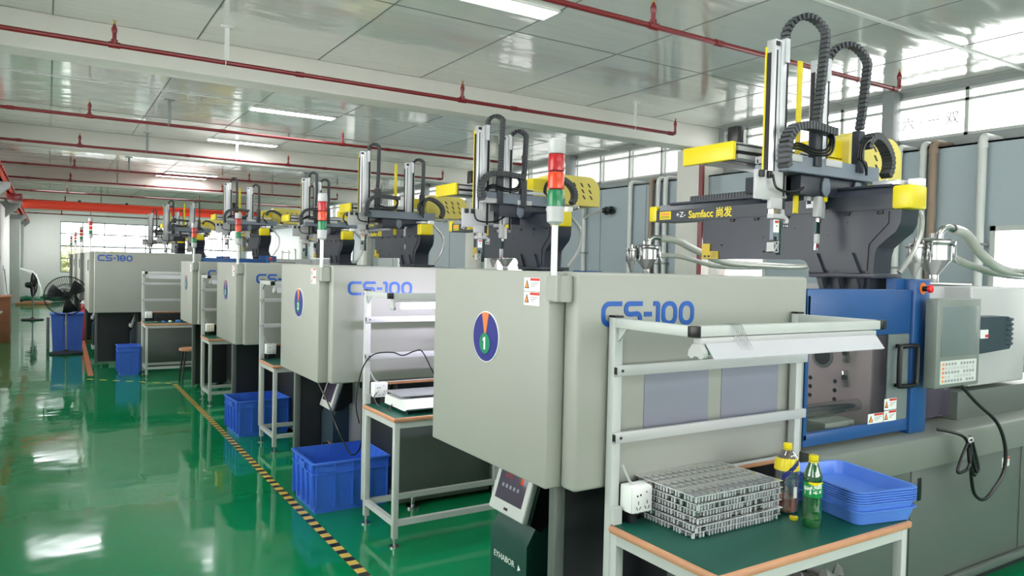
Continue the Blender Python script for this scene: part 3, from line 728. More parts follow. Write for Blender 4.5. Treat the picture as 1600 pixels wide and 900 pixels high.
# ================================================================ TAKE-OUT ROBOTS
def make_robot(label, tight=False):
    t = Thing('takeout_robot', (3.44, 2.24, 1.585), label, 'robot', 'take-out robots on top of the machines')
    xf_ = 3.33
    # pedestal: base plate, riser, fins
    q = MB(); q.box(3.32, 3.56, 2.05, 2.405, 1.588, 1.612, bev=.003); q.prism([(2.09, 1.525), (2.09, 1.588), (2.38, 1.588), (2.36, 1.525)], 'x', 3.35, 3.53)
    for y in (2.12, 2.22, 2.31): q.prism([(3.33, 1.525), (3.30, 1.588), (3.35, 1.588)], 'y', y - .008, y + .008)
    bp = t.part('base_plate', q, 'robot_grey')
    q = MB()
    for y in (2.08, 2.10, 2.24, 2.26, 2.36, 2.38): q.lathe([(.009, 0), (.009, .012)], (3.338, y, 1.612), 8)
    t.part('bolt', q, 'black', sub=bp)
    # body: big side panel reaching out below the beam + curved column
    q = MB(); prof = [(3.15, 1.92), (3.145, 1.678)] + [(2.47, 1.678), (2.44, 1.672), (2.42, 1.655), (2.405, 1.63), (2.40, 1.612), (2.06, 1.612), (2.055, 1.70), (2.045, 1.735), (2.0, 1.775), (1.955, 1.81), (1.935, 1.85), (1.93, 1.92)]
    q.prism(prof, 'x', xf_, xf_ + .012)
    q.prism([(2.40, 1.612), (2.07, 1.612), (2.065, 1.70), (2.055, 1.735), (2.01, 1.775), (1.965, 1.81), (1.945, 1.85), (1.94, 1.92), (2.45, 1.92)], 'x', xf_ + .012, xf_ + .16)
    body = t.part('column', q, 'robot_grey')
    q = MB()
    q.prism([(3.0, 1.90), (3.0, 1.855), (2.97, 1.83), (2.55, 1.77), (2.47, 1.74), (2.435, 1.70), (2.42, 1.655), (2.40, 1.625), (2.09, 1.625), (2.085, 1.75), (1.99, 1.85), (1.99, 1.905)], 'x', xf_ - .006, xf_)
    t.part('stiffener_plate', q, 'robot_grey', sub=body)
    for y in (2.355, 2.16):
        q = MB(); q.prism([(y - .045, 1.612), (y, 1.71), (y + .045, 1.612)], 'x', xf_ - .022, xf_ - .004); t.part('gusset', q, 'robot_grey', sub=body)
    q = MB(); q.prism([(xf_ + .16, 1.612), (xf_ + .16, 1.75), (xf_ + .22, 1.612)], 'y', 2.2, 2.22)
    t.part('gusset', q, 'robot_grey', sub=body)
    q = MB()
    for y in (2.92, 2.75, 2.55, 2.38, 2.2, 2.03): q.box(xf_ - .014, xf_, y - .014, y + .014, 1.893, 1.908, bev=.003)
    for y, z in ((3.0, 1.76), (2.7, 1.8), (2.7, 1.72), (2.3, 1.8), (2.2, 1.86), (2.5, 1.84)): q.lathe([(.005, -.008), (.005, 0)], (xf_, y, z), 8, axis='x')
    t.part('bolt', q, 'black', sub=body)
    q = MB(); q.box(xf_ - .008, xf_, 3.02, 3.144, 1.68, 1.725); q.box(xf_ - .008, xf_, 3.085, 3.144, 1.725, 1.77); q.mats = []
    mat('amber_plate', (186, 160, 22), .4)
    t.part('caution_plate', q, 'amber_plate', sub=body)
    q = MB()
    for y, z in ((3.12, 1.695), (3.09, 1.695)): q.box(xf_ - .010, xf_ - .008, y - .008, y + .008, z - .006, z + .006)
    for i in range(4): q.box(xf_ - .010, xf_ - .008, 3.03, 3.07, 1.69 + i * .008, 1.692 + i * .008)
    t.part('plate_print', q, 'dark', sub=body)
    # long beam along y
    q = MB(); q.prism([(xf_ - .01, 1.915), (xf_ - .01, 1.985), (xf_ + .03, 2.025), (xf_ + .15, 2.025), (xf_ + .15, 1.915)], 'y', 1.96, 3.55)
    q.box(xf_ + .02, xf_ + .05, 2.0, 3.46, 2.025, 2.036, m=None); q.box(xf_ + .11, xf_ + .14, 2.0, 3.46, 2.025, 2.036)
    beam = t.part('long_beam', q, 'robot_grey')
    q = MB(); q.box(xf_ - .02, xf_ + .12, 1.88, 1.97, 1.912, 2.022, bev=.012)
    t.part('end_cap', q, 'yellow', sub=beam)
    q = MB(); q.box(xf_ - .014, xf_ + .16, 3.54, 3.61, 1.918, 2.018, bev=.012)
    t.part('end_cap', q, 'yellow', sub=beam)
    q = MB(); chain(q, [(xf_ + .08, 3.3, 2.05)] + [(xf_ + .08, 2.95 - .05 * i, 2.05) for i in range(3)] + [(xf_ + .08, 2.78, 2.06), (xf_ + .08, 2.70, 2.09)], .08, .035, (1, 0, 0)); t.part('beam_chain', q, sub=beam)
    q = MB(); q.box(xf_ - .013, xf_ - .01, 3.41, 3.51, 1.928, 1.978, m='yellow'); q.box(xf_ - .0145, xf_ - .0125, 3.42, 3.50, 1.955, 1.970, m='sticker_orange'); q.box(xf_ - .0145, xf_ - .0125, 3.42, 3.50, 1.945, 1.948, m='dark'); q.box(xf_ - .0145, xf_ - .0125, 3.42, 3.50, 1.937, 1.940, m='dark')
    t.part('caution_label', q, sub=beam)
    sk = Matrix.Translation((xf_ - .0115, 3.02, 1.952)) @ Matrix(((0, 0, -1, 0), (-1, 0, 0, 0), (0, 1, 0, 0), (0, 0, 0, 1)))
    q = text_mb('Samfacc 尚发', .062, Matrix.Translation((xf_ - .0115, 3.09, 1.948)) @ face_x(0, 0, 0), 'yellow', bold=.0012); t.part('maker_lettering', q, sub=beam)
    q = text_mb('+Z-', .045, Matrix.Translation((xf_ - .0115, 3.325, 1.952)) @ face_x(0, 0, 0), 'white', xs=1.2); t.part('axis_mark', q, sub=beam)
    # carriage on the beam with the cantilever beam along x
    q = MB(); q.box(3.28, 3.50, 2.38, 2.80, 2.04, 2.13, bev=.006); q.box(3.06, 3.60, 2.275, 2.40, 1.985, 2.08, bev=.004); car = t.part('carriage', q, 'robot_grey')
    q = MB(); q.prism([(3.62, 2.13), (3.62, 2.345), (3.66, 2.37)] + arc(4.00, 2.25, .12, 90, 0, 8) + [(4.12, 2.13)], 'y', 2.40, 2.62)
    guard = t.part('drive_guard', q, 'pale_yellow', sub=car)
    q = MB()
    for i in range(3):
        for j_ in range(3):
            x = 3.86 + i * .075 - j_ * .012; z = 2.215 + j_ * .05
            q.prism([(x, z), (x + .012, z), (x + .036, z - .03), (x + .024, z - .03)], 'y', 2.396, 2.401)
    t.part('vent_slot', q, 'black', sub=car)
    q = MB(); q.box(3.47, 3.63, 2.44, 2.60, 2.12, 2.325, bev=.01); t.part('guard_side', q, 'yellow', sub=car)
    for x in (3.24, 3.50):
        q = MB(); q.prism([(x - .018, 1.995), (x + .0, 1.98), (x + .018, 1.995), (x + .03, 2.01), (x + .03, 2.05), (x + .018, 2.075), (x - .018, 2.075), (x - .03, 2.05), (x - .03, 2.01)], 'y', 2.262, 2.27); t.part('clamp_plate', q, 'robot_light', sub=car)
    # cantilever beam (aluminium extrusion)
    q = MB()
    q.box(2.80, 3.75, 2.45, 2.72, 2.150, 2.215, bev=.003)
    q.box(2.80, 3.75, 2.44, 2.73, 2.222, 2.228)
    q.box(2.80, 3.75, 2.437, 2.45, 2.19, 2.212); q.box(2.80, 3.75, 2.437, 2.45, 2.153, 2.172)
    cb = t.part('cross_beam', q, 'alu')
    q = MB(); q.box(2.80, 3.75, 2.445, 2.449, 2.172, 2.19); q.box(2.82, 3.75, 2.5, 2.56, 2.147, 2.151); t.part('beam_groove', q, 'black', sub=cb)
    q = MB(); q.box(2.765, 2.79, 2.44, 2.77, 2.142, 2.232, bev=.007); t.part('beam_end_cap', q, 'yellow', sub=cb)
    q = MB(); q.box(3.00, 3.06, 2.62, 2.69, 2.255, 2.36, bev=.008, m='black'); q.box(3.0, 3.07, 2.61, 2.70, 2.225, 2.26, bev=.004, m='alu'); q.box(3.045, 3.062, 2.616, 2.622, 2.27, 2.34, m='keypad'); t.part('drive_motor', q, sub=cb)
    # grey trays carrying the cable chains
    q = MB(); q.box(2.93, 3.65, 2.245, 2.252, 2.085, 2.16); q.box(2.93, 3.65, 2.252, 2.42, 2.083, 2.088); q.box(2.90, 3.65, 2.40, 2.408, 2.085, 2.15); q.prism([(2.88, 2.40), (2.90, 2.40), (2.95, 2.25), (2.93, 2.25)], 'z', 2.088, 2.12)
    tr = t.part('chain_tray', q, 'robot_light')
    # arms: each arm is a part, its pieces sub-parts
    def arm(x, y, ztop, zbot, name, main):
        w_ = .085 if main else .075
        q = MB(); d = .05
        q.box(x, x + w_, y, y + d, zbot, ztop, bev=.002); q.box(x + w_ * .45, x + w_ * .6, y - .006, y, zbot, ztop - .01); q.box(x + w_, x + w_ + .03, y + .012, y + d, zbot, ztop - .09, bev=.002)
        q.box(x + w_ * .80, x + w_ + .012, y - .008, y + d, ztop - .1, ztop + .012)
        a = t.part(name, q, 'alu')
        q = MB()
        q.box(x - .004, x, y + .022, y + d - .008, zbot + .02, ztop - .06); q.box(x + .012, x + .018, y - .003, y + .001, zbot + .02, ztop - .05); q.box(x + w_ + .006, x + w_ + .022, y + .006, y + .013, zbot + .02, ztop - .1)
        q.box(x + .004, x + .03, y - .004, y + .0, ztop - .03, ztop - .01)
        t.part('belt', q, 'rubber', sub=a)
        q = MB()
        if main: q.box(x - .005, x, y + d - .006, y + d + .004, zbot + .1, ztop - .03)
        else: q.box(x - .115, x - .085, y + .03, y + .04, 1.90, ztop - .02)
        t.part('guard_strip', q, 'yellow', sub=a)
        # cable chain looping from the head of the arm down to a post on the tray
        xs, xe = x + w_ + .01, x + (.16 if tight else .25 if main else .26); zc = ztop + (.045 if main else -.0); rr = (xe - xs) / 2
        pts = [(xs, y + .02, ztop - .10)] + [(xs + rr - rr * cos(radians(a_)), y + .02 - .0006 * a_, zc + rr * 1.05 * sin(radians(a_))) for a_ in range(0, 181, 12)] + [(xe + .01, y - .06, zc - .25), (xe + .005, y - .05, 2.32)]
        q = MB(); chain(q, pts, .038, .026, (0, 1, 0)); t.part('cable_chain', q, sub=a)
        q = MB(); q.box(xe - .02, xe + .03, y - .07, y - .03, 2.12, 2.33, bev=.002); t.part('chain_post', q, 'robot_grey', sub=a)
        return a
    A1 = arm(2.875, 2.30, 2.70, 1.95, 'main_arm', True)
    A2 = arm(3.205, 2.30, 2.66, 1.93, 'runner_arm', False)
    # sliding saddles that hold the arms
    q = MB(); q.box(2.75, 2.94, 2.285, 2.30, 1.945, 2.08, bev=.002, m='alu_white'); q.box(2.94, 3.07, 2.36, 2.40, 1.97, 2.08, bev=.002, m='alu_white'); q.box(2.955, 2.985, 2.35, 2.36, 2.0, 2.06, m='dark')
    q.box(2.765, 2.795, 2.27, 2.285, 2.045, 2.078, bev=.004, m='dark'); q.box(2.82, 2.85, 2.27, 2.285, 2.045, 2.078, bev=.004, m='black'); q.box(3.06, 3.28, 2.33, 2.36, 1.985, 2.07, bev=.002, m='robot_grey')
    q.box(2.90, 3.02, 2.24, 2.42, 2.13, 2.165, bev=.003, m='alu_white'); q.box(3.2, 3.33, 2.24, 2.42, 2.13, 2.165, bev=.003, m='alu_white')
    t.part('saddle', q, sub=A1)
    q = MB(); q.tube(spline([(2.835, 2.26, 2.06), (2.85, 2.25, 2.0), (2.93, 2.25, 1.985), (3.03, 2.26, 2.0), (3.13, 2.30, 2.04), (3.2, 2.34, 2.06)], 8), .006, 6); t.part('air_line', q, 'black', sub=A1)
    # lower ends
    q = MB(); q.box(2.85, 2.935, 2.28, 2.30, 1.905, 1.955, bev=.002, m='alu_white'); q.box(2.935, 2.965, 2.29, 2.33, 1.90, 1.96, m='dark')
    q.box(2.885, 2.92, 2.29, 2.32, 1.875, 1.905, m='steel'); q.box(2.865, 2.95, 2.275, 2.31, 1.86, 1.882, bev=.002, m='alu_white')
    q.prism([(2.93, 1.905), (2.95, 1.905), (2.955, 1.88), (2.985, 1.862), (2.985, 1.848), (2.965, 1.836), (2.955, 1.845), (2.965, 1.856), (2.93, 1.866)], 'y', 2.28, 2.30, 'alu_white')
    t.part('wrist', q, sub=A1)
    q = MB(); q.box(2.888, 2.922, 2.285, 2.29, 1.795, 1.855, m='white'); q.box(2.892, 2.918, 2.2835, 2.286, 1.840, 1.850, m='sticker_red'); q.box(2.902, 2.908, 2.2835, 2.286, 1.822, 1.828, m='black')
    q.box(2.925, 2.945, 2.29, 2.305, 1.69, 1.855, bev=.002, m='mtc_front'); q.box(2.888, 2.925, 2.29, 2.31, 1.76, 1.855, m='robot_light')
    for i in range(3):
        for j_ in range(2): q.lathe([(.004, -.006), (.006, -.003), (.006, .003), (.004, .006)], (2.952 + i * .014, 2.285, 1.826 + j_ * .014), 10, m='steel', axis='y')
    t.part('gripper_arm', q, sub=A1)
    q = MB(); q.box(2.875, 2.911, 2.275, 2.315, 1.70, 1.704, m='alu_white')
    for (a, b, c_, d) in ((2.875, 2.878, 1.70, 1.752), (2.908, 2.911, 1.70, 1.752), (2.875, 2.911, 1.749, 1.752)): q.box(a, b, 2.275, 2.315, c_, d, m='alu_white')
    for i in range(2): q.tube([(2.877 + .032 * i, 2.274, 1.703), (2.909 - .032 * i, 2.274, 1.75)], .003, 5, m='alu_white')
    q.lathe([(.007, -.02), (.007, .02)], (2.893, 2.295, 1.726), 10, m='alu_white', axis='y'); q.box(2.89, 2.908, 2.285, 2.30, 1.752, 1.775, m='black')
    t.part('gripper_block', q, sub=A1)
    q = MB(); q.box(3.19, 3.225, 2.27, 2.30, 1.885, 1.985, bev=.002, m='alu_white'); q.box(3.228, 3.252, 2.275, 2.30, 1.88, 1.975, m='alu'); q.box(3.245, 3.27, 2.29, 2.31, 1.90, 1.97, m='robot_grey'); q.box(3.16, 3.31, 2.31, 2.33, 1.965, 1.99, m='alu_white')
    q.box(3.235, 3.26, 2.268, 2.29, 1.962, 1.985, m='yellow'); q.box(3.215, 3.235, 2.28, 2.30, 1.855, 1.885, bev=.002, m='steel')
    t.part('wrist', q, sub=A2)
    q = MB(); q.box(3.20, 3.212, 2.283, 2.30, 1.80, 1.86, m='mtc_front'); q.box(3.198, 3.226, 2.278, 2.296, 1.752, 1.802, bev=.005, m='alu_white'); q.box(3.216, 3.232, 2.285, 2.30, 1.77, 1.86, m='black')
    q.prism([(3.200, 1.755), (3.207, 1.755), (3.203, 1.722), (3.198, 1.722)], 'y', 2.282, 2.292, 'steel'); q.prism([(3.214, 1.755), (3.222, 1.755), (3.226, 1.722), (3.219, 1.722)], 'y', 2.282, 2.292, 'steel'); q.prism([(3.205, 1.75), (3.216, 1.75), (3.212, 1.733), (3.207, 1.733)], 'y', 2.284, 2.29, 'red')
    t.part('nipper', q, sub=A2)
    # horizontal chains curling over the tray
    pts = [(3.20, 2.22, 2.30), (3.12, 2.22, 2.305), (3.04, 2.22, 2.31), (2.96, 2.22, 2.305), (2.90, 2.22, 2.285), (2.86, 2.22, 2.24), (2.845, 2.22, 2.19), (2.85, 2.225, 2.13), (2.87, 2.23, 2.085)]
    q = MB(); chain(q, spline([(p[0] + .02, p[1], p[2] - .01) for p in pts], 5), .055, .036, (0, 1, 0)); t.part('cable_chain', q, sub=tr)
    q = MB(); pts = [(3.49, 2.22, 2.24), (3.50, 2.22, 2.28), (3.55, 2.22, 2.31), (3.62, 2.23, 2.30), (3.69, 2.24, 2.265), (3.735, 2.245, 2.21), (3.735, 2.25, 2.15), (3.70, 2.25, 2.11)]
    chain(q, spline(pts, 5), .055, .036, (0, 1, 0)); t.part('cable_chain', q, sub=tr)
    q = MB(); q_ = MB()
    for o_ in (0, .012, .024):
        q.tube(spline([(3.17, 2.2 + o_, 2.29), (3.20, 2.2 + o_, 2.25), (3.17, 2.2 + o_, 2.18 + o_), (3.08, 2.22, 2.17 + o_), (2.97, 2.24, 2.19 + o_), (2.9, 2.26, 2.16)], 8), .006, 6)
        q_.tube(spline([(3.50, 2.19 + o_, 2.29), (3.44, 2.19 + o_, 2.26), (3.43, 2.2 + o_, 2.19), (3.46, 2.2, 2.14 + o_), (3.50, 2.22, 2.11)], 8), .006, 6)
    t.part('cable_bundle', q, 'black', sub=tr); t.part('cable_bundle', q_, 'black', sub=tr)
    q = MB(); q.tube(spline([(3.66, 2.3, 2.10), (3.72, 2.28, 2.09), (3.80, 2.3, 2.11), (3.84, 2.34, 2.10), (3.80, 2.36, 2.085)], 8), .014, 8); t.part('hose_tail', q, 'hose', sub=tr)
    q = MB(); q.tube(spline([(3.52, 2.05, 2.03), (3.62, 2.0, 1.9), (3.62, 2.02, 1.75), (3.55, 2.06, 1.62)], 8), .012, 8); t.part('drain_hose', q, 'hose', sub=body)
    q = MB(); q.box(3.36, 3.46, 1.97, 2.1, 2.03, 2.055, bev=.004, m='alu'); q.box(3.42, 3.47, 1.90, 1.96, 2.024, 2.06, bev=.004, m='white'); t.part('sensor_block', q, sub=beam)
    return t.o
R1 = make_robot('large nearest take-out robot with yellow caps and yellow lettering on its beam')
R2 = make_robot('second robot from the camera, its chains rising left of the big signal tower', tight=True)
def robot_copy(x, y, z, label, s=1, shift=(0, 0, 0, 0), own=None):
    c = own or copy_tree(R2); c.location = (x, y, z); c.scale = (s, s, s); c['label'] = label
    for ch in c.children:
        n = ch.name.split('.')[0]
        if n == 'main_arm': ch.location = (shift[0], 0, shift[1])
        if n == 'runner_arm': ch.location = (shift[2], 0, shift[3])
    return c
robot_copy(3.30, M3Y + .29, 1.585, 'third robot from the camera, its two chain masts standing furthest apart', shift=(-.05, .05, .12, .02))
robot_copy(3.32, M4Y + .29, 1.585, 'fourth robot from the camera, twin masts just behind the small signal tower', shift=(.03, .0, -.14, -.0))
robot_copy(3.0, 12.5, 1.68, 'robot above the blue door behind the farthest round-badged cabinet', s=1.06)
robot_copy(2.60, 16.0, 1.68, 'robot with thin masts seen against the orange crane, right of the farthest one', s=1.0, shift=(-.1, -.1, .05, 0))
robot_copy(2.72, 19.3, 1.68, 'farthest robot, small masts before the far window above the wide badgeless cabinet', s=1.0, shift=(-.15, -.1, .1, 0))
robot_copy(3.26, M2Y + .29, 1.585, 'second robot from the camera, its chains rising left of the big signal tower', shift=(0, -.05, -.12, -.06), own=R2)
# ================================================================ WORKBENCHES AND WHAT STANDS ON THEM
def make_bench(label):
    x0, x1, y0, y1 = 1.615, 2.575, 1.43, 1.905; T = .74
    t = Thing('workbench', (x0, y0, 0), label, 'workbench', 'white tube workbenches with green tops')
    q = MB(); q.box(x0 - .012, x1 + .012, y0 - .012, y1, T - .026, T - .001, bev=.008, m='tan'); q.box(x0, x1, y0, y1 - .004, T - .003, T, m='tabletop'); t.part('tabletop', q)
    w_ = .032
    q = MB()
    for z0_, z1_ in ((T - .062, T - .027), (.12, .152)):
        q = MB()
        for (a, b) in ((y0, y0 + w_), (y1 - w_, y1)): q.box(x0 + w_ * .9, x1 - w_ * .9, a + .001, b - .001, z0_, z1_)
        for a in (x0, x1 - w_): q.box(a + .001, a + w_ - .001, y0 + w_ * .9, y1 - w_ * .9, z0_, z1_)
        q.box(x0 + .002, x0 + .004, y0 + .002, y0 + .004, z0_, z1_); t.part('frame_rail', q, 'paint_white')
    for x in (x0, x1 - w_):
        for y in (y0, y1 - w_):
            q = MB(); q.box(x, x + w_, y, y + w_, .05, T - .027, bev=.002); lg = t.part('leg', q, 'paint_white')
            q = MB(); q.lathe([(.028, 0), (.028, .008), (.008, .014), (.008, .05)], (x + w_ / 2, y + w_ / 2, 0), 14); t.part('foot', q, 'steel', sub=lg)
    for x in (x0, x1):
        q = MB(); q.box(x - .002, x + w_ + .002, y1, y1 + w_, .14, 1.44, bev=.002); q.box(x - .001, x + w_ + .001, y1 - .02, y1, T + .002, T + .06); up = t.part('upright', q, 'paint_white')
        q = MB(); q.box(x - .002, x + w_ + .002, y1 - .001, y1 + w_ + .001, 1.44, 1.447); t.part('tube_cap', q, 'black', sub=up)
        q = MB(); q.box(x, x + w_, 1.575, y1, 1.406, 1.438, bev=.002); q.prism([(y1, 1.36), (y1, 1.406), (y1 - .045, 1.406)], 'x', x + .012, x + .02); t.part('bracket_arm', q, 'paint_white', sub=up)
        q = MB(); q.box(x - .001, x + w_ + .001, 1.553, 1.576, 1.405, 1.439, bev=.002); t.part('tube_cap', q, 'black', sub=up)
    q = MB(); q.box(x0 + w_, x1, 1.556, 1.588, 1.406, 1.438, bev=.002); t.part('lamp_bar', q, 'paint_white')
    for z in (1.262, 1.035):
        q = MB(); q.box(x0 - .002, x1 + .045, y1 - .018, y1 - .001, z - .018, z + .018, bev=.002, m='alu_white'); q.box(x0 - .0035, x0 - .002, y1 - .017, y1 - .002, z - .012, z + .012, m='black'); q.lathe([(.005, -.003), (.005, 0)], (x0 + .02, y1 - .018, z), 10, m='dark', axis='y'); t.part('cross_rail', q)
    q = MB(); q.box(x0 + .045, x1 - .01, y1 - .028, y1 - .002, .855, .872, bev=.002, m='wood'); q.box(x0 + .045, x1 - .01, y1 - .028, y1 - .002, .872, .874, m='alu_white'); q.box(x0 + .06, x0 + .09, y1 - .03, y1, T, .855, m='dark'); q.box(x1 - .09, x1 - .06, y1 - .03, y1, T, .855, m='dark'); t.part('back_ledge', q)
    return t.o
B1 = make_bench('nearest white workbench with a green top, holding clear trays and bottles')
BPOS = [(1.655, 3.83, 'second workbench from the camera, lit by its own lamp and carrying a scale'), (1.60, 6.245, 'third workbench from the camera, standing left of the middle blue crate'),
        (1.505, 8.62, 'narrow looking workbench at the farthest round-badged machine, by the stool'), (1.11, 10.95, 'workbench in front of the wide badgeless machine, behind the stool')]
for x, y, lb in BPOS:
    c_ = copy_tree(B1); c_.location = (x, y, 0); c_['label'] = lb
# reflector lamps under the benches' front bars
mat('tube_on', (238, 228, 255), .4, emit=40); mat('tube_off', (225, 226, 222), .3)
def bench_lamp(x, y, label, on=False, tape_=False):
    """x, y: where the bench stands; lamp hangs under its bar"""
    dx, dy = x - 1.615, y - 1.43
    t = Thing('reflector_lamp', (2.08 + dx, 1.56 + dy, 1.37), label, 'lamp', 'reflector lamps over the workbenches')
    P = lambda a: a + dx
    q = MB(); Y = 1.56 + dy
    if on: q.box(P(1.655), P(2.52), Y - .022, Y + .022, 1.378, 1.386)
    else: q.prism([(Y - .055, 1.345), (Y - .02, 1.388), (Y + .02, 1.388), (Y + .055, 1.345), (Y + .055, 1.342), (Y + .019, 1.384), (Y - .019, 1.384), (Y - .055, 1.342)], 'x', P(1.655), P(2.52)); t.part('reflector', q, 'reflector')
    q = MB(); q.box(P(1.64), P(2.53), Y - .017, Y + .017, 1.384, 1.404, bev=.004); t.part('housing', q, 'alu_white')
    q = MB(); q.cyl((P(1.66 if not on else 1.70), Y, 1.362), (P(2.5), Y, 1.362), .012 if not on else .015, 14); t.part('tube', q, 'tube_on' if on else 'tube_off')
    for a in (1.635, 2.515):
        q = MB(); q.prism([(Y - .03, 1.365)] + arc(Y - .018, 1.355, .014, 180, 330, 4) + arc(Y + .018, 1.355, .014, 210, 360, 4) + [(Y + .03, 1.365), (Y + .015, 1.385), (Y - .015, 1.385)], 'x', P(a), P(a + .018)); t.part('end_socket', q, 'alu_white')
    if tape_:
        q = MB()
        for i in range(7): q.tube([(P(1.80) + i * .009, Y - .05 + .0, 1.345), (P(1.785) + i * .009, Y - .022, 1.39), (P(1.778) + i * .008, Y - .005, 1.44), (P(1.785) + i * .008, Y + .03, 1.44)], .0014, 4)
        t.part('tape_strips', q, 'blister')
    return t
bench_lamp(1.615, 1.43, 'unlit reflector lamp over the nearest workbench, tied on with clear tape', tape_=True)
bench_lamp(1.655, 3.83, 'glowing tube lamp over the second workbench', on=True)
bench_lamp(1.60, 6.245, 'unlit lamp over the third workbench, half hidden by the machine marked 2')
bench_lamp(1.505, 8.62, 'unlit small lamp over the workbench by the stool, above the yellow board')
bench_lamp(1.11, 10.95, 'unlit long lamp over the workbench in front of the wide badgeless machine')
# socket boxes
def socket_box(x, y, label):
    dx, dy = x - 1.615, y - 1.43
    X, Y, Z = 1.652 + dx, 1.845 + dy, .785
    t = Thing('socket_box', (X, Y, Z), label, 'socket', 'white socket boxes on the workbench posts')
    q = MB(); q.box(X, X + .09, Y, Y + .06, Z, Z + .09, bev=.006); q.box(X + .002, X + .088, Y - .006, Y, Z + .002, Z + .088, bev=.004); t.part('housing', q, 'white')
    q = MB()
    for (a, b) in ((.022, .06), (.036, .062)): q.lathe([(.0035, -.0075), (.0035, -.005)], (X + a, Y, Z + b), 10, axis='y')
    for a in (.02, .058):
        for (c_, d, e) in ((0, .0, 60), (.014, 0, -60), (.007, .018, 90)):
            M = Matrix.Translation((X + a + c_, Y - .0065, Z + .018 + d)) @ Matrix.Rotation(radians(e), 4, 'Y'); q.box(-.006, .006, -.0008, .0008, -.0012, .0012, mtx=M)
    q.lathe([(.0025, -.0075), (.0025, -.005)], (X + .062, Y, Z + .07), 8, axis='y')
    t.part('socket_hole', q, 'black')
    q = MB(); q.tube(spline([(X + .045, Y + .03, Z + .09), (X + .02, Y + .03, Z + .10), (X - .0, Y + .03, Z + .13), (X - .012, Y + .035, Z + .16)], 6), .004, 6); t.part('cord', q, 'alu_white')
    return t
socket_box(1.615, 1.43, 'white socket box on the post of the nearest workbench')
socket_box(1.655, 3.83, 'white socket box with a plug beside the scale')
socket_box(1.60, 6.245, 'white socket box on the third workbench, above the middle crate')
socket_box(1.505, 8.62, 'white socket box beside the yellow board on the fourth workbench')
socket_box(1.11, 10.95, 'white socket box on the workbench before the wide badgeless machine')

# --- stack of clear blister trays
def blister_mb(X, Y, Z, w_, d, h, nx, ny, seed, top=False):
    """formed sheet: flange, hollow pockets in rows, ribbed outer wall"""
    rd = random.Random(seed); q = MB(); E = 'blister_edge'; B = 'blister'
    x0, x1, y0, y1 = X - w_ / 2, X + w_ / 2, Y - d / 2, Y + d / 2
    q.box(x0 - .006, x1 + .006, y0 - .006, y1 + .006, Z + h * .90, Z + h * .90 + .0012, m=B)
    cw, cd = w_ / nx, d / ny
    for i in range(nx):
        for k_ in range(ny):
            x = x0 + (i + .5) * cw; y = y0 + (k_ + .5) * cd
            if top or i in (0, nx - 1) or k_ in (0, ny - 1):
                q.box(x - cw * .40, x + cw * .40, y - cd * .34, y + cd * .34, Z + h * .05, Z + h * (.98 + .16 * (top and (k_ % 3 != 2))), bev=.0016, seg=1, m=B)
    def ribs(fx, L, per):
        a = 0
        while a < L - per:
            if rd.random() < .85: fx(a, a + per * rd.uniform(.15, .42), h * rd.uniform(.6, .88))
            a += per
    ribs(lambda a, b, z: q.box(x0 + a, x0 + b, y0 - .003, y0 + .003, Z + .001, Z + z, m=E), w_, .014)
    ribs(lambda a, b, z: q.box(x0 - .003, x0 + .003, y0 + a, y0 + b, Z + .001, Z + z, m=E), d, .014)
    ribs(lambda a, b, z: q.box(x1 - .003, x1 + .003, y0 + a, y0 + b, Z + .001, Z + z, m=E), d, .014)
    for (a, b, c_, d_) in ((x0 - .008, x1 + .008, y0 - .008, y0 - .005), (x0 - .008, x0 - .005, y0, y1), (x1 + .005, x1 + .008, y0, y1)):
        q.box(a, b, c_, d_, Z + h * .86, Z + h * .96, m=E)
    return q
ords = ['topmost clear blister tray of the stack on the nearest workbench', 'second clear blister tray from the top of its stack', 'third clear blister tray from the top of its stack', 'fourth clear blister tray from the top, above two others', 'fifth clear blister tray from the top, just above the bottom one', 'bottom clear blister tray of the stack on the nearest workbench']
hh = .0235
for i in range(6):
    z = .742 + (5 - i) * hh; rd = random.Random(i + 3)
    X, Y = 1.965 + rd.uniform(-.006, .006), 1.80 + rd.uniform(-.006, .006)
    t = Thing('blister_tray', (X, Y, z), ords[i], 'tray', 'clear blister trays stacked on the workbench')
    o = t.part('tray_body', blister_mb(X, Y, z, .405, .285, hh * .96, 13, 9, i, i == 0), smooth=False)
    q = MB()
    for k_ in range(44):
        x = X + rd.uniform(-.19, .19); y = Y + (rd.uniform(-.13, .13) if i == 0 else rd.choice((-1, 1)) * rd.uniform(.10, .135)); a = rd.choice((.010, .016)); q.box(x - a, x + a, y - .0035, y + .0035, z + hh * .25, z + hh * .6, bev=.0015, seg=1)
    p_ = t.part('small_parts', q, 'dark'); p_['kind'] = 'stuff'
    t.o.rotation_euler.z = radians(rd.uniform(-1.2, 1.2))
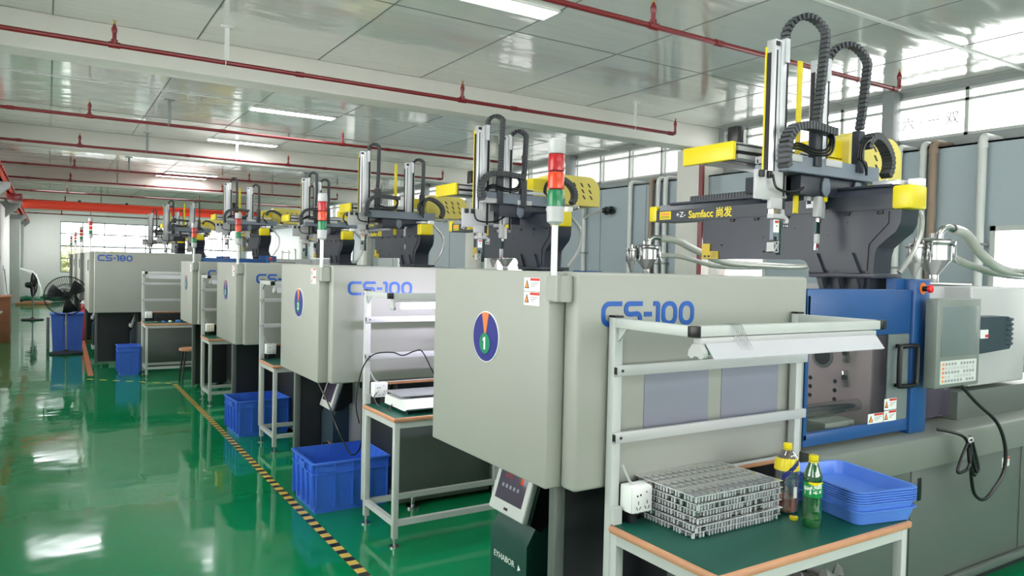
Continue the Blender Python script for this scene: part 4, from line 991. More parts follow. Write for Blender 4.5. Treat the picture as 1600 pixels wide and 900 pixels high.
# --- bottles
def bottle(c, prof, m, cap_z, cap_m, label, label_part, liquid=None):
    t = Thing('bottle', c, label, 'bottle')
    q = MB(); q.lathe(prof, c, 32, cap=False); q.lathe([(0, prof[0][1]), (prof[0][0], prof[0][1])], c, 32, cap=False); t.part('bottle_body', q, m)
    q = MB(); n = 40
    for r, z0, z1 in ((.0158, cap_z, cap_z + .018),): q.lathe([(.0150, z0), (.0160, z0 + .002), (.0160, z1 - .002), (.0145, z1)], c, 24)
    q.lathe([(.0165, cap_z - .006), (.0165, cap_z - .002)], c, 24); t.part('cap', q, cap_m)
    label_part(t)
    if liquid: liquid(t)
    return t
SC = (2.215, 1.56, .741)
def spr_label(t):
    q = MB(); q.lathe([(.0318, .105), (.0318, .155)], SC, 32, cap=False); lb = t.part('paper_label', q, 'bottle_label')
    q = MB(); a0 = -110
    for i in range(12):
        a = radians(180 + 10 + i * 9); b = radians(180 + 10 + (i + 1) * 9); r = .0322; h = .012 * (1 - abs(i - 4) / 9)
        q.quad((SC[0] + r * cos(a), SC[1] + r * sin(a), SC[2] + .157 - h), (SC[0] + r * cos(b), SC[1] + r * sin(b), SC[2] + .157 - h), (SC[0] + r * cos(b), SC[1] + r * sin(b), SC[2] + .157), (SC[0] + r * cos(a), SC[1] + r * sin(a), SC[2] + .157))
    t.part('label_band', q, 'yellow', sub=lb)
    q = text_mb('雪碧', .034, Matrix.Identity(4), 'white', ext=0, bold=.0006)
    for v in q.bm.verts:
        a = radians(-143) + v.co.x / .032; v.co = Vector((SC[0] + .0324 * cos(a), SC[1] + .0324 * sin(a), SC[2] + .130 + v.co.y + .15 * v.co.x))
    t.part('label_lettering', q, sub=lb)
mat('bottle_label', (0, 128, 62), .35)
bottle(SC, [(.022, .004), (.029, 0), (.0325, .012), (.0325, .035), (.0300, .045), (.0305, .06), (.031, .10), (.031, .158), (.0305, .175), (.026, .192), (.017, .212), (.0135, .222), (.0135, .232)], 'pet_green', .226, 'yellow', 'green soda bottle with a yellow cap and white characters on the label', spr_label)
YC = (2.268, 1.705, .741)
def tea_label(t):
    q = MB(); q.lathe([(.0445, .155), (.043, .178), (.036, .198)], YC, 32, cap=False); t.part('neck_label', q, 'yellow')
    q = MB()
    for i in range(5):
        a = radians(195 + i * 16); r = .0448; z = YC[2] + .12 + .012 * i
        q.quad((YC[0] + r * cos(a), YC[1] + r * sin(a), z), (YC[0] + r * cos(a + .3), YC[1] + r * sin(a + .3), z + .01), (YC[0] + r * cos(a + .32), YC[1] + r * sin(a + .32), z + .032), (YC[0] + r * cos(a + .02), YC[1] + r * sin(a + .02), z + .022))
    t.part('label_print', q, 'navy')
    q = MB()
    a = radians(250); r = .0446; q.quad((YC[0] + r * cos(a), YC[1] + r * sin(a), YC[2] + .06), (YC[0] + r * cos(a + .35), YC[1] + r * sin(a + .35), YC[2] + .06), (YC[0] + r * cos(a + .35), YC[1] + r * sin(a + .35), YC[2] + .1), (YC[0] + r * cos(a), YC[1] + r * sin(a), YC[2] + .1)); t.part('white_print', q, 'white')
mat('red_tea', (170, 60, 24), .2, var=.2)
def tea_liquid(t):
    q = MB(); q.lathe([(.036, .004), (.0415, .012), (.0415, .055), (.0, .056)], YC, 28, cap=False); t.part('drink', q, 'red_tea')
bottle(YC, [(.034, .0), (.043, .008), (.0435, .06), (.0425, .09), (.0435, .12), (.0445, .15), (.043, .178), (.034, .202), (.02, .222), (.0145, .228), (.0145, .236)], 'pet_clear', .23, 'yellow', 'large clear bottle with a yellow cap and some red drink left', tea_label, tea_liquid)
q = MB(); q.lathe([(.014, 0), (.015, .003), (.015, .010), (.0, .014)], (2.22, 1.635, .740), 20, m='yellow', cap=False); q.lathe([(.006, .0135), (0, .015)], (2.22, 1.635, .740), 10, m='cardboard', cap=False)
single('yellow_screw_top', q, None, (2.22, 1.635, .741), 'loose yellow bottle cap on the green tabletop between the bottles', 'bottle cap')
# --- stack of blue trays
def tray_mb(h):
    """open tray with sloping rounded walls and a rolled rim, centred at the origin, 0.30 x 0.40"""
    q = MB(); rings = []
    def rr(w_, d, r, z, n=5):
        pts = []
        for cx, cy, a0 in ((w_ / 2 - r, d / 2 - r, 0), (-w_ / 2 + r, d / 2 - r, 90), (-w_ / 2 + r, -d / 2 + r, 180), (w_ / 2 - r, -d / 2 + r, 270)):
            for i in range(n + 1): a = radians(a0 + 90 * i / n); pts.append(q.bm.verts.new((cx + r * cos(a), cy + r * sin(a), z)))
        return pts
    lay = [(.25, .35, .03, 0), (.275, .375, .035, h * .93), (.29, .39, .04, h * .93), (.29, .39, .04, h), (.268, .368, .035, h), (.244, .344, .03, .004)]
    for a in lay: rings.append(rr(*a))
    for A, B in zip(rings, rings[1:]):
        for i in range(len(A)): q.bm.faces.new((A[i], A[(i + 1) % len(A)], B[(i + 1) % len(A)], B[i]))
    q.bm.faces.new(rings[0][::-1]); q.bm.faces.new(rings[-1]); q._m(q.bm.faces, 'tray_blue'); return q
names = ['topmost', 'second', 'third', 'fourth', 'fifth', 'sixth', 'seventh']
zs = [.742 + .0, .742 + .026 + .0] + [.768 + .0085 * i for i in range(1, 6)]
tc_ = (2.515, 1.625)
base_mesh = None
for i, z in enumerate(reversed(zs)):
    lb = names[i] + ' blue plastic tray in the stack' + (' beside the bottles' if i == 0 else ', counted from the top') if i < 6 else 'bottom blue plastic tray of the stack, resting on the green tabletop'
    if base_mesh is None:
        o = tray_mb(.05).build('plastic_tray', 'tray_blue'); base_mesh = o
    else:
        o = base_mesh.copy(); COL.objects.link(o)
    o.location = (tc_[0], tc_[1], z); o.rotation_euler.z = radians(-13 + random.Random(i).uniform(-.8, .8)); o['label'] = lb; o['category'] = 'tray'; o['group'] = 'blue trays stacked on the nearest workbench'
# --- crumpled sheets below the nearest bench
def sheet(x0, x1, y0, y1, z, amp, m, label, seed, name='plastic_sheet'):
    rd = random.Random(seed); q = MB(); n = 16
    g = [[rd.uniform(-1, 1) for _ in range(n + 1)] for _ in range(n + 1)]
    V = [[q.bm.verts.new((x0 + (x1 - x0) * i / n + .015 * g[j_][i], y0 + (y1 - y0) * j_ / n, z + amp * (.5 + .5 * sin(i * 1.3 + g[i][j_]) * cos(j_ * .9 + g[j_][i])) + amp * .5 * abs(g[i][j_]))) for j_ in range(n + 1)] for i in range(n + 1)]
    for i in range(n):
        for j_ in range(n): q.bm.faces.new((V[i][j_], V[i + 1][j_], V[i + 1][j_ + 1], V[i][j_ + 1]))
    o = q.build(name, m, base=((x0 + x1) / 2, (y0 + y1) / 2, z)); o['label'] = label; o['category'] = 'plastic sheet'
    sd = o.modifiers.new('thickness', 'SOLIDIFY'); sd.thickness = .003
mat('film_grey', (150, 152, 150), .25, var=.3, scale=9); mat('film_dark', (40, 40, 44), .3, var=.4)
q = MB(); q.box(1.65, 2.57, 1.465, 1.90, .40, .415, bev=.002)
o = q.build('bench_shelf', 'dark', base=(1.615, 1.43, 0)); o.location = (0, 0, 0); o.parent = B1
sheet(2.2, 2.54, 1.50, 1.86, .418, .07, 'film_grey', 'crumpled pale plastic sheet on the lower shelf of the nearest workbench', 5)
sheet(1.75, 2.1, 1.5, 1.84, .418, .05, 'film_dark', 'dark crumpled plastic on the lower shelf, left of the pale sheet', 6)
# --- digital scale
t = Thing('digital_scale', (1.90, 4.03, .741), 'white digital scale with a flat steel pan on the lit workbench', 'scale')
q = MB(); q.prism([(3.89, .760), (3.86, .775), (3.90, .815), (4.18, .815), (4.19, .760)], 'x', 1.74, 2.10); bd = t.part('housing', q, 'white')
q = MB(); q.box(1.75, 2.09, 3.96, 4.20, .828, .836, bev=.003); q.box(1.85, 1.99, 4.03, 4.13, .812, .830); t.part('weighing_pan', q, 'column_grey')
for x in (1.77, 2.07):
    for y in (3.91, 4.16):
        q = MB(); q.lathe([(.014, 0), (.014, .02)], (x, y, .741), 12); t.part('rubber_foot', q, 'black')
q = MB(); Mk = Matrix.Translation((1.79, 3.874, .786)) @ Matrix.Rotation(radians(45), 4, 'X')
q.box(0, .13, 0, .028, .0, .0015, m='screen_grey', mtx=Mk)
for i in range(5):
    for j_ in range(2): q.box(.15 + i * .026, .17 + i * .026, .002 + j_ * .016, .012 + j_ * .016, 0, .0025, m='keypad', mtx=Mk)
t.part('keys', q, sub=bd)
q = MB(); q.tube(spline([(1.76, 4.10, .78), (1.72, 4.05, .76), (1.69, 4.0, .75), (1.67, 4.1, .76), (1.66, 4.16, .80), (1.70, 4.22, .82)], 8), .0035, 6); t.part('cord', q, 'black')
q = MB(); q.tube(spline([(1.63, 4.32, .62), (1.60, 4.3, .75), (1.62, 4.27, .95), (1.68, 4.24, 1.05), (1.80, 4.225, 1.062), (1.87, 4.225, 1.04), (1.95, 4.22, 1.065), (2.0, 4.22, 1.06), (2.06, 4.21, .95), (2.12, 4.2, .84)], 8), .004, 6)
single('power_cord', q, 'black', (1.8, 4.22, .9), 'thin black power cord draped over the rail behind the scale', 'cord')
q = MB(); q.box(2.155, 2.235, 4.262, 4.264, 1.10, 1.21)
single('paper_note', q, 'white', (2.2, 4.263, 1.1), 'small blank white note hanging above the scale', 'note')
q = MB(); q.prism([(1.80, .741), (1.80, .99), (1.84, 1.03), (1.86, 1.03), (1.86, .741)], 'y', 8.86, 8.98); mat('dull_yellow', (214, 170, 60), .5)
q.xf(Matrix.Translation((-.15, .0, 0)))
single('yellow_board', q, 'dull_yellow', (1.70, 8.9, .741), 'upright yellow board on the fourth workbench', 'board')
rd = random.Random(4)
for i in range(7):
    x = 1.24 + i * .09; q = MB(); q.box(x, x + rd.uniform(.03, .06), 11.12, 11.20, .741, .741 + rd.uniform(.015, .03), bev=.004)
    single('small_part', q, ['steel', 'tray_blue', 'white', 'tray_blue', 'steel', 'mtc_front', 'white'][i], (x, 11.15, .741), 'tiny %s item lying on the workbench behind the stool, %s from its left end' % (['steel', 'blue', 'white', 'blue', 'steel', 'dark green', 'white'][i], ['first', 'second', 'third', 'fourth', 'fifth', 'sixth', 'seventh'][i]), 'item', 'small items on the workbench before the wide badgeless machine')
q = MB(); q.box(1.26, 2.0, 11.30, 11.335, .745, .852)
single('dark_bin', q, 'black', (1.6, 11.3, .745), 'long black bin at the back of the workbench behind the stool', 'bin')

# ================================================================ CRATES
def crate(x0, y0, w_, d, h, label, rot=0, name='plastic_crate'):
    t = Thing(name, (x0 + w_ / 2, y0 + d / 2, 0), label, 'crate', 'blue plastic crates on the floor')
    x1, y1 = x0 + w_, y0 + d; ta = .018; th = .006
    q = MB()
    # four tapering walls with ribs, floor, rim
    def wall(p0, p1, inn):
        P0, P1 = Vector(p0), Vector(p1); iv = Vector(inn)
        b0, b1 = P0 + (iv * ta) + (P1 - P0).normalized() * ta, P1 + (iv * ta) - (P1 - P0).normalized() * ta
        A = [Vector((b0.x, b0.y, .012)), Vector((b1.x, b1.y, .012)), Vector((P1.x, P1.y, h)), Vector((P0.x, P0.y, h))]
        o_ = Vector((iv.x, iv.y, 0)) * th
        v = [q.bm.verts.new(p) for p in A] + [q.bm.verts.new(p + o_) for p in A]
        for f_ in ((0, 1, 2, 3), (7, 6, 5, 4), (0, 4, 5, 1), (1, 5, 6, 2), (2, 6, 7, 3), (3, 7, 4, 0)): q.bm.faces.new([v[i] for i in f_])
    wall((x0, y0), (x1, y0), (0, 1)); wall((x1, y0), (x1, y1), (-1, 0)); wall((x1, y1), (x0, y1), (0, -1)); wall((x0, y1), (x0, y0), (1, 0))
    q.box(x0 + ta, x1 - ta, y0 + ta, y1 - ta, .0, .014)
    q._m(q.bm.faces, 'crate_blue'); body = t.part('crate_body', q)
    q = MB(); e = .012
    for (a, b, c_, d_) in ((x0 - e, x1 + e, y0 - e, y0 + .004), (x0 - e, x1 + e, y1 - .004, y1 + e), (x0 - e, x0 + .004, y0, y1), (x1 - .004, x1 + e, y0, y1)):
        q.box(a, b, c_, d_, h - .014, h, bev=.003); q.box(a + .004, b - .004, c_ + .004, d_ - .004, h - .075, h - .068)
    t.part('rim', q, 'crate_blue')
    q = MB(); k_ = max(2, int(w_ / .11))
    for i in range(k_ + 1):
        x = x0 + .02 + (w_ - .04) * i / k_
        for yy in (y0 + .002, y1 - .002): q.box(x - .004, x + .004, yy - .009, yy + .009, h * .05 + .02, h - .014)
    k_ = max(2, int(d / .11))
    for i in range(k_ + 1):
        y = y0 + .02 + (d - .04) * i / k_
        for xx in (x0 + .002, x1 - .002): q.box(xx - .009, xx + .009, y - .004, y + .004, h * .05 + .02, h - .014)
    q.box(x0 + .07, x0 + .14, y0 - .011, y0 - .006, h - .062, h - .03); q.box(x0 - .011, x0 - .006, y0 + d * .35, y0 + d * .65, h - .062, h - .03)
    t.part('ribs', q, 'crate_blue')
    t.o.rotation_euler.z = radians(rot)
    return t
crate(1.43, 4.58, .52, .46, .33, 'large empty blue crate beside the nearest floor foot of the lit workbench', rot=0)
crate(1.45, 6.95, .48, .45, .33, 'middle blue crate standing behind the third workbench', rot=3)
crate(.82, 11.35, .27, .36, .40, 'small blue crate under the corner of the wide badgeless machine')
t = Thing('storage_bin', (.28, 14.75, 0), 'tall blue bin standing behind the large fan', 'bin')
q = MB(); q.prism([(.075, 0), (.50, 0), (.52, .64), (.045, .64)], 'y', 14.62, 15.1); t.part('bin_body', q, 'crate_blue')
q = MB(); q.box(.03, .535, 14.6, 15.12, .62, .65, bev=.006)
for x in (.12, .22, .32, .42): q.box(x - .006, x + .006, 14.605, 14.62, .05, .6)
t.part('rim', q, 'crate_blue')
q = MB(); q.box(-.02, .03, 15.2, 15.26, 0, .55, bev=.004)
single('grey_panel', q, 'column_grey', (0, 15.2, 0), 'narrow grey panel on end at the left of the tall blue bin', 'panel')
t = Thing('red_tank', (.66, 16.8, 0), 'small red tank between the tall blue bin and the wide badgeless machine', 'tank')
q = MB(); q.lathe([(.10, 0), (.11, .02), (.11, .66), (.09, .72), (.03, .75), (.03, .79)], (.66, 16.8, 0), 24); t.part('tank_body', q, 'red')
q = MB(); q.lathe([(.112, .70), (.12, .71), (.06, .80), (.0, .81)], (.66, 16.8, 0), 24, cap=False); t.part('cover', q, 'white')

# ================================================================ MOULD TEMPERATURE CONTROLLERS
def mtc(x, y, label, s=1, text=True):
    """x,y: near front corner; front faces the aisle"""
    w_, dp, H = .25 * s, .34 * s, .86 * s
    t = Thing('temperature_controller', (x, y, 0), label, 'controller', 'mould temperature controllers under the machines')
    q = MB(); q.box(x + .05, x + dp, y, y + w_, .10, H - .03, bev=.006); body = t.part('body', q, 'mtc_body')
    q = MB(); q.prism([(x + .0, .16), (x + .0, .50), (x + .045, .575), (x + .01, H * .68), (x + .095, H), (x + .12, H), (x + .12, .16)], 'y', y - .012, y + w_ + .012); t.part('front_shell', q, 'mtc_front' if text else 'teal_dark')
    q = MB(); q.box(x - .01, x + .12, y - .012, y + w_ + .012, .09, .16, bev=.006); q.box(x + .04, x + dp, y - .002, y + w_ + .002, .08, .11); t.part('skirt', q, 'mtc_body')
    q = MB(); q.prism([(x + .012, H * .68), (x + .097, H + .002), (x + .14, H + .002), (x + .14, .60), (x + .06, .55)], 'y', y - .016, y - .010); q.prism([(x + .06, .2), (x + .06, .58), (x + .075, .58), (x + .075, .2)], 'y', y - .004, y + .001); t.part('side_cheek', q, 'black', sub=body)
    # tilted screen
    a = math.atan2(.085, H * .32); M = Matrix.Translation((x + .006, y + w_ / 2, H * .68)) @ Matrix.Rotation(a, 4, 'Y')
    hh_ = math.hypot(.085, H * .32)
    q = MB(); q.box(-.03, .002, -w_ / 2 - .006, w_ / 2 + .006, .0, hh_, bev=.008, seg=3, mtx=M); sc = t.part('screen_bezel', q, 'mtc_body')
    q = MB(); q.box(-.032, -.029, -w_ / 2 + .025, w_ / 2 - .025, .05, hh_ - .02, bev=.002, mtx=M, m='screen_dark')
    if text:
        q.box(-.033, -.031, -.0, .06, hh_ * .5, hh_ - .05, mtx=M, m='mtc_shade'); q.box(-.033, -.031, -.075, -.055, hh_ * .62, hh_ * .72, bev=.002, mtx=M, m='lens_green'); q.box(-.033, -.031, -.075, -.055, hh_ * .48, hh_ * .58, bev=.002, mtx=M, m='lens_orange')
        for i in range(5): q.box(-.033, -.031, -.06 + i * .028, -.045 + i * .028, hh_ * .36, hh_ * .41, mtx=M, m='lavender')
        q.box(-.033, -.029, -.012, .012, .018, .028, mtx=M, m='black')
    t.part('screen', q, sub=sc)
    q = MB(); q.box(x - .003, x, y + .035, y + .105, .225, .31, bev=.002); sw = t.part('switch_plate', q, 'badge_orange')
    q = MB(); q.lathe([(.03, -.022), (.034, -.018), (.034, -.004), (.03, 0)], (x - .002, y + .085, .275), 20, axis='x'); q.box(x - .045, x - .02, y + .078, y + .092, .25, .30, bev=.003); t.part('rotary_switch', q, 'black', sub=sw)
    q = MB(); q.box(x + .10 * s + .04, x + .2 * s + .04, y - .003, y + .001, .17, .27, bev=.002); t.part('vent', q, 'black', sub=body)
    if text:
        q = text_mb('EYHABOR', .036, face_x(x - .0008, y + w_ * .62, .40), 'white', ext=.0004); q.prism([(y + .03, .395), (y + .045, .41), (y + .05, .385)], 'x', x - .0015, x - .0003, 'white'); t.part('maker_lettering', q, sub=body)
    for yy in (y + .03, y + w_ - .03):
        for xx in (x + .05, x + dp - .06):
            q = MB(); q.lathe([(.02, -.012), (.032, -.01), (.032, .01), (.02, .012)], (xx, yy, .032), 16, axis='y'); q.box(xx - .012, xx + .012, yy - .014, yy + .014, .04, .09); t.part('castor', q, 'black')
    return t
mat('mtc_shade', (110, 40, 60), .2)
mtc(1.60, 2.40, 'nearest dark green temperature controller with a purple touch screen, under badge 1')
mtc(1.73, 5.12, 'grey screened temperature controller behind the large blue crate', text=False, s=.93)
mtc(1.62, 10.0, 'temperature controller between the stool and the fourth workbench', text=False)
mtc(.63, 14.0, 'pale temperature controller at the far left under the machines, beside the red tank', text=False)
mtc(1.05, 12.2, 'temperature controller hidden behind the small blue crate', text=False)

# ================================================================ FANS
def fan(x, y, hub_z, R, yaw, label):
    t = Thing('floor_fan', (x, y, 0), label, 'fan', 'standing industrial fans')
    q = MB(); q.lathe([(.24, 0), (.25, .008), (.24, .03), (.05, .05), (.03, .07), (0, .07)], (x, y, 0), 32, cap=False); t.part('base', q, 'dark')
    q = MB(); q.cyl((x, y, .04), (x, y, hub_z - .05), .015, 12); q.cyl((x, y, hub_z * .5), (x, y, hub_z * .5 + .06), .022, 12); t.part('pole', q, 'column_grey')
    M = Matrix.Translation((x, y, hub_z)) @ Matrix.Rotation(yaw, 4, 'Z')      # the fan blows towards local -Y
    q = MB(); q.lathe([(.03, 0.02), (.07, .03), (.075, .12), (.05, .16), (0, .165)], (0, 0, 0), 24, axis='y', cap=False); q.box(-.02, .02, .03, .08, -.09, 0); q.xf(M); t.part('motor', q, 'mtc_front')
    q = MB(); n = 56
    for k_ in range(n):
        a = 2 * pi * k_ / n; tw = .35
        for sgn, dep in ((-1, -.10), (1, .03)):
            pts = [(r * cos(a + tw * sgn * r / R), dep * (1 - (r / R) ** 2.5), r * sin(a + tw * sgn * r / R)) for r in (.05 * R / .32, R * .35, R * .6, R * .85, R)]
            q.tube(pts, .0027, 4, cap=False)
    for r, yy, th in ((R, 0, .006), (R * .97, -.006, .004), (.05, -.098, .004), (R * .6, -.075, .003), (R * .6, .024, .003)): q.tube([(r * cos(2 * pi * i / 48), yy, r * sin(2 * pi * i / 48)) for i in range(48)], th, 6, closed=True)
    q.xf(M); t.part('guard', q, 'dark')
    q = MB()
    for k_ in range(3):
        a0 = k_ * 2 * pi / 3 + .5; A = []; B = []
        for i in range(7):
            f_ = i / 6; aw = a0 - .35 + .9 * f_
            A.append((.05 * cos(aw), -.045 + .03 * f_, .05 * sin(aw))); B.append((R * .86 * cos(aw * 1 + .12), -.065 + .055 * f_, R * .86 * sin(aw + .12)))
        for i in range(6):
            q.quad(A[i], B[i], B[i + 1], A[i + 1]); 
    q.lathe([(.05, -.0), (.055, -.06), (.03, -.075), (0, -.078)], (0, 0, 0), 20, axis='y', cap=False)
    q.xf(M); bl = t.part('blades', q, 'dark'); sd = bl.modifiers.new('thickness', 'SOLIDIFY'); sd.thickness = .003
    return t
fan(.262, 14.3, .965, .325, radians(8), 'large standing fan in front of the tall blue bin')
fan(-.325, 22.3, .89, .31, radians(82), 'small distant standing fan seen edge on by the white wall')
q = MB(); q.box(-.93, -.60, 16.5, 17.2, 0, .83, bev=.006, m='cardboard'); q.box(-.90, -.6, 16.495, 16.5, .36, .364, m='dark')
t = Thing('cardboard_carton', (-.76, 16.8, 0), 'brown cardboard carton at the left edge of the picture', 'carton'); t.part('box_body', q)
q = MB(); q.prism([(-.95, .83), (-.58, .83), (-.57, .86), (-.94, .85)], 'y', 16.48, 17.22); t.part('flap', q, 'cardboard')
q = MB(); q.prism([(-.78, .55), (-.72, .60), (-.70, .57), (-.75, .53)], 'y', 16.49, 16.5); t.part('print_mark', q, 'white')
# white cloth covered heap and bundles by the far wall
q = MB(); q.prism([(-.95, 0.15), (-.15, 0.15), (-.22, .55), (-.38, 1.05), (-.80, 1.18), (-.95, 1.2)], 'y', 30.5, 32.5); bmesh.ops.bevel(q.bm, geom=q.bm.edges[:], offset=.08, segments=3, affect='EDGES')
single('covered_heap', q, 'white', (-.6, 31.5, .15), 'white cloth covered heap far away by the left wall', 'heap')
mat('netting', (40, 108, 78), .7, var=.3)
for i, (x, y, m_, lb) in enumerate(((-.55, 30.2, 'netting', 'green bundle of netting on the far floor, left one'), (.05, 31.4, 'netting', 'green bundle of netting on the far floor below the window wall'))):
    q = MB(); q.tube(spline([(x - .35, y, .10), (x - .1, y + .1, .16), (x + .15, y, .12), (x + .45, y + .1, .08)], 5), [.06 + .05 * sin(pi * k_ / 15) for k_ in range(16)], 8); single('net_bundle', q, m_, (x, y, 0), lb, 'bundle')
q = MB(); q.box(-.9, .1, 29.3, 29.9, 0, .07, bev=.01); q.box(-.7, .0, 29.35, 29.8, .07, .11, bev=.01); single('wooden_pallet', q, 'wood', (-.4, 29.6, 0), 'flat wooden boards on the far floor below the green netting', 'pallet')
# wall switch with its drooping cable
t = Thing('wall_socket', (-.93, 22.1, 1.28), 'small white wall socket with a drooping cable at the left edge', 'socket')
q = MB(); q.box(-.95, -.93, 22.3, 22.5, 1.25, 1.37, bev=.004); t.part('plate', q, 'white')
q = MB(); q.tube(spline([(-.92, 22.35, 1.28), (-.90, 22.6, .95), (-.90, 23.3, .65), (-.88, 24.5, .52), (-.88, 25.9, .5), (-.9, 26.3, .6)], 8), .008, 6); t.part('cable', q, 'dark')
# stool
t = Thing('wooden_stool', (1.62, 10.72, 0), 'small round-topped wooden stool with dark legs standing near the dashed floor tape', 'stool')
SX, SY = 1.63, 10.60
q = MB(); q.lathe([(.145, 0), (.155, .006), (.155, .028), (.148, .034)], (SX, SY, .40), 32); t.part('seat', q, 'wood')
for dx, dy in ((-1, -1), (1, -1), (-1, 1), (1, 1)):
    q = MB(); q.tube([(SX + dx * .085, SY + dy * .085, .40), (SX + dx * .13, SY + dy * .13, .012)], .012, 10); q.lathe([(.016, 0), (.016, .02)], (SX + dx * .13, SY + dy * .13, 0), 12); t.part('leg', q, 'dark')
q = MB(); 
for z, e in ((.16, .112),): q.tube([(SX - e, SY - e, z), (SX + e, SY - e, z), (SX + e, SY + e, z), (SX - e, SY + e, z)], .008, 8, closed=True)
t.part('stretcher', q, 'dark')

# ================================================================ HOPPER LOADERS AND HOSES
def hopper(x, y, z, label, hoses=True):
    t = Thing('hopper_loader', (x, y, z), label, 'hopper', 'steel hopper loaders on the machines')
    q = MB(); q.lathe([(.022, .0), (.03, .02), (.03, .06), (.085, .14), (.098, .15), (.098, .235), (.102, .24)], (x, y, z - .045), 32); b = t.part('hopper_body', q, 'steel')
    q = MB(); q.lathe([(.115, .0), (.118, .006), (.118, .022), (.10, .034), (.03, .042), (0, .043)], (x, y, z + .195), 32, cap=False); q.cyl((x - .03, y, z + .23), (x - .03, y, z + .265), .012, 10); t.part('lid', q, 'steel')
    q = MB(); q.tube(spline([(x - .01, y - .03, z + .225), (x - .005, y - .035, z + .27), (x + .04, y - .045, z + .30), (x + .11, y - .05, z + .295)], 6), .022, 12); t.part('inlet_elbow', q, 'steel', sub=b)
    q = MB(); q.lathe([(.045, 0), (.048, .01), (.048, .09), (.055, .1), (.055, .112), (.02, .118), (.02, .15)], (x - .15, y + .03, z + .08), 20); q.lathe([(.01, 0), (.04, .08)], (x - .15, y + .03, z + .0), 20); t.part('filter_cup', q, 'steel', sub=b)
    for a in (200, 320, 80):
        q = MB(); X, Y_ = x + .112 * cos(radians(a)), y + .112 * sin(radians(a)); q.box(X - .012, X + .012, Y_ - .012, Y_ + .012, z + .12, z + .205, bev=.004); q.tube([(X, Y_, z + .14), (X + .02 * cos(radians(a)), Y_ + .02 * sin(radians(a)), z + .10), (X + .035 * cos(radians(a)), Y_ + .035 * sin(radians(a)), z + .085)], .005, 6); t.part('latch', q, 'steel', sub=b)
    q = MB(); q.box(x - .05, x + .05, y - .05, y + .05, z - .07, z - .04, bev=.004); q.box(x - .035, x + .035, y - .035, y + .035, z - .25, z - .07); t.part('hopper_throat', q, 'alu_white')
    return t
hopper(4.53, 2.42, 1.60, 'steel hopper loader right of the blue door post, with clear hoses')
hopper(4.53, 4.95, 1.60, 'steel hopper loader of the second machine, seen left of the long robot beam')
hopper(4.53, 7.35, 1.60, 'steel hopper loader of the third machine, behind the second robot')
hopper(4.53, 9.75, 1.60, 'steel hopper loader of the fourth machine, small and distant')
def hose(pts, r, label):
    q = MB(); P = spline(pts, 10); q.tube(P, r, 12, cap=False)
    # spiral ribs: slightly thicker rings
    q2 = MB()
    single('clear_hose', q, 'hose', pts[0], label, 'hose', 'clear conveying hoses')
hose([(4.64, 2.37, 1.895), (4.80, 2.37, 1.87), (4.98, 2.37, 1.76), (5.25, 2.38, 1.67), (5.65, 2.4, 1.64), (6.3, 2.45, 1.66)], .03, 'upper clear hose running right from the nearest steel hopper')
hose([(4.64, 2.5, 1.76), (4.85, 2.5, 1.74), (5.1, 2.5, 1.69), (5.5, 2.5, 1.635), (6.0, 2.5, 1.62), (6.4, 2.5, 1.64)], .024, 'lower clear hose running right from the nearest steel hopper')
hose([(5.6, 1.9, 2.75), (5.2, 2.0, 2.35), (5.13, 2.1, 2.05), (5.25, 2.2, 1.85), (5.5, 2.3, 1.68), (5.8, 2.4, 1.64)], .034, 'wide clear hose curving down at the right edge, left strand')
hose([(5.9, 1.9, 2.75), (5.42, 2.0, 2.3), (5.36, 2.1, 2.02), (5.5, 2.2, 1.82), (5.75, 2.3, 1.7), (6.1, 2.4, 1.66)], .03, 'clear hose curving down at the right edge, right strand')
q = MB(); q.tube(spline([(5.7, 1.9, 2.7), (5.3, 2.0, 2.3), (5.22, 2.08, 2.05), (5.38, 2.18, 1.85), (5.6, 2.28, 1.7)], 8), .007, 6); single('black_cable', q, 'black', (5.3, 2.0, 2.3), 'black cable hanging between the two hoses at the right edge', 'cable')
hose([(4.64, 4.9, 1.895), (4.85, 4.9, 1.88), (5.1, 4.9, 1.80), (5.5, 4.9, 1.70), (6.1, 4.9, 1.68), (6.6, 4.9, 1.68), (6.75, 4.9, 1.72), (6.78, 4.9, 1.9)], .032, 'thick clear hose crossing before the partition window, under the robot panel')
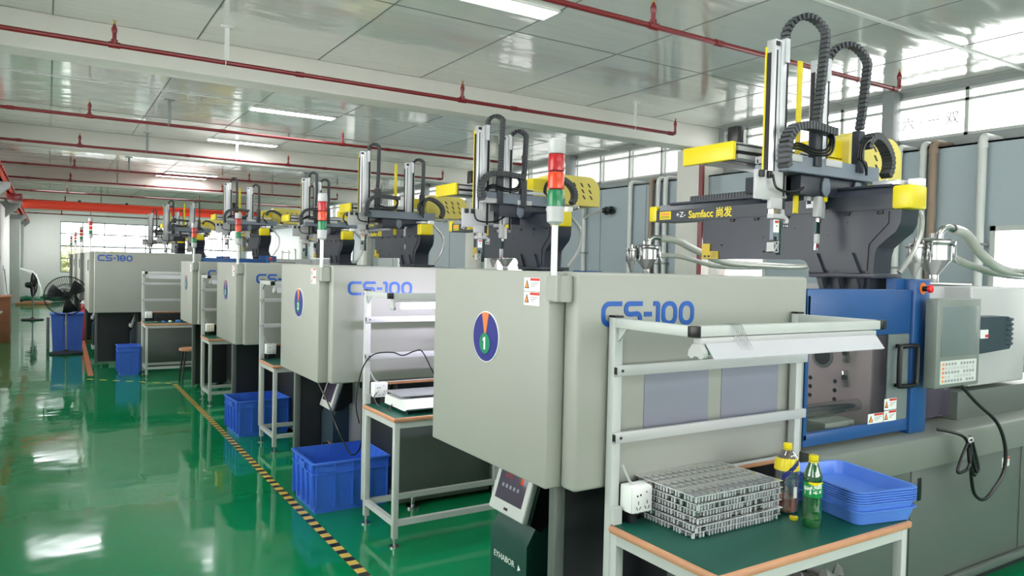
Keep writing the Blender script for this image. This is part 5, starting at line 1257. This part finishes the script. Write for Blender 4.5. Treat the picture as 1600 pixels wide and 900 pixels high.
hose([(4.64, 5.0, 1.74), (5.0, 5.0, 1.74), (5.5, 5.0, 1.66), (6.2, 5.0, 1.66)], .022, 'thin clear hose under the thick one at the second hopper')
# screen cable hanging from the nearest control panel
q = MB(); q.tube(spline([(3.72, 1.83, 1.08), (3.80, 1.80, 1.0), (3.92, 1.76, .90), (3.99, 1.75, .78), (3.99, 1.75, .66), (3.93, 1.76, .58), (3.85, 1.77, .53), (3.78, 1.78, .56), (3.74, 1.78, .65), (3.73, 1.78, .75), (3.70, 1.78, .83)], 8), .0085, 8)
q.tube(spline([(3.55, 1.85, .885), (3.60, 1.80, .875), (3.66, 1.78, .85), (3.71, 1.775, .79), (3.755, 1.77, .72), (3.75, 1.77, .66), (3.70, 1.77, .72), (3.69, 1.775, .80)], 8), .008, 8)
q.tube(spline([(3.69, 1.775, .83), (3.62, 1.77, .76), (3.59, 1.77, .70), (3.63, 1.77, .69), (3.69, 1.77, .71), (3.71, 1.772, .80), (3.70, 1.775, .85), (3.72, 1.77, .76), (3.75, 1.765, .68), (3.77, 1.765, .70), (3.72, 1.77, .82)], 8), .007, 8)
single('looped_cable', q, 'black', (3.72, 1.83, 1.08), 'tied black cable looping down from the nearest control panel', 'cable')
q = MB(); q.tube([(3.70 + .02 * cos(a), 1.772, .835 + .01 * sin(a)) for a in [2 * pi * i / 12 for i in range(12)]], .006, 6, closed=True); single('cable_tie', q, 'alu_white', (3.7, 1.772, .835), 'pale tie around the looped black cable', 'cable tie')
# wires hanging under the nearest machine
q = MB(); q.tube(spline([(1.66, 2.35, .84), (1.68, 2.33, .74), (1.70, 2.3, .69), (1.74, 2.25, .66), (1.78, 2.22, .655)], 8), .006, 6); single('hanging_wire', q, 'black', (1.66, 2.35, .84), 'short black wire hanging beside the nearest temperature controller', 'wire')
q = MB(); q.tube(spline([(1.60, 5.2, .84), (1.66, 5.0, .62), (1.70, 4.9, .45), (1.68, 4.6, .36), (1.67, 4.4, .45), (1.665, 4.33, .62)], 8), .006, 6); single('hanging_wire', q, 'black', (1.63, 5.2, .84), 'black wires drooping behind the left post of the lit workbench', 'wire')
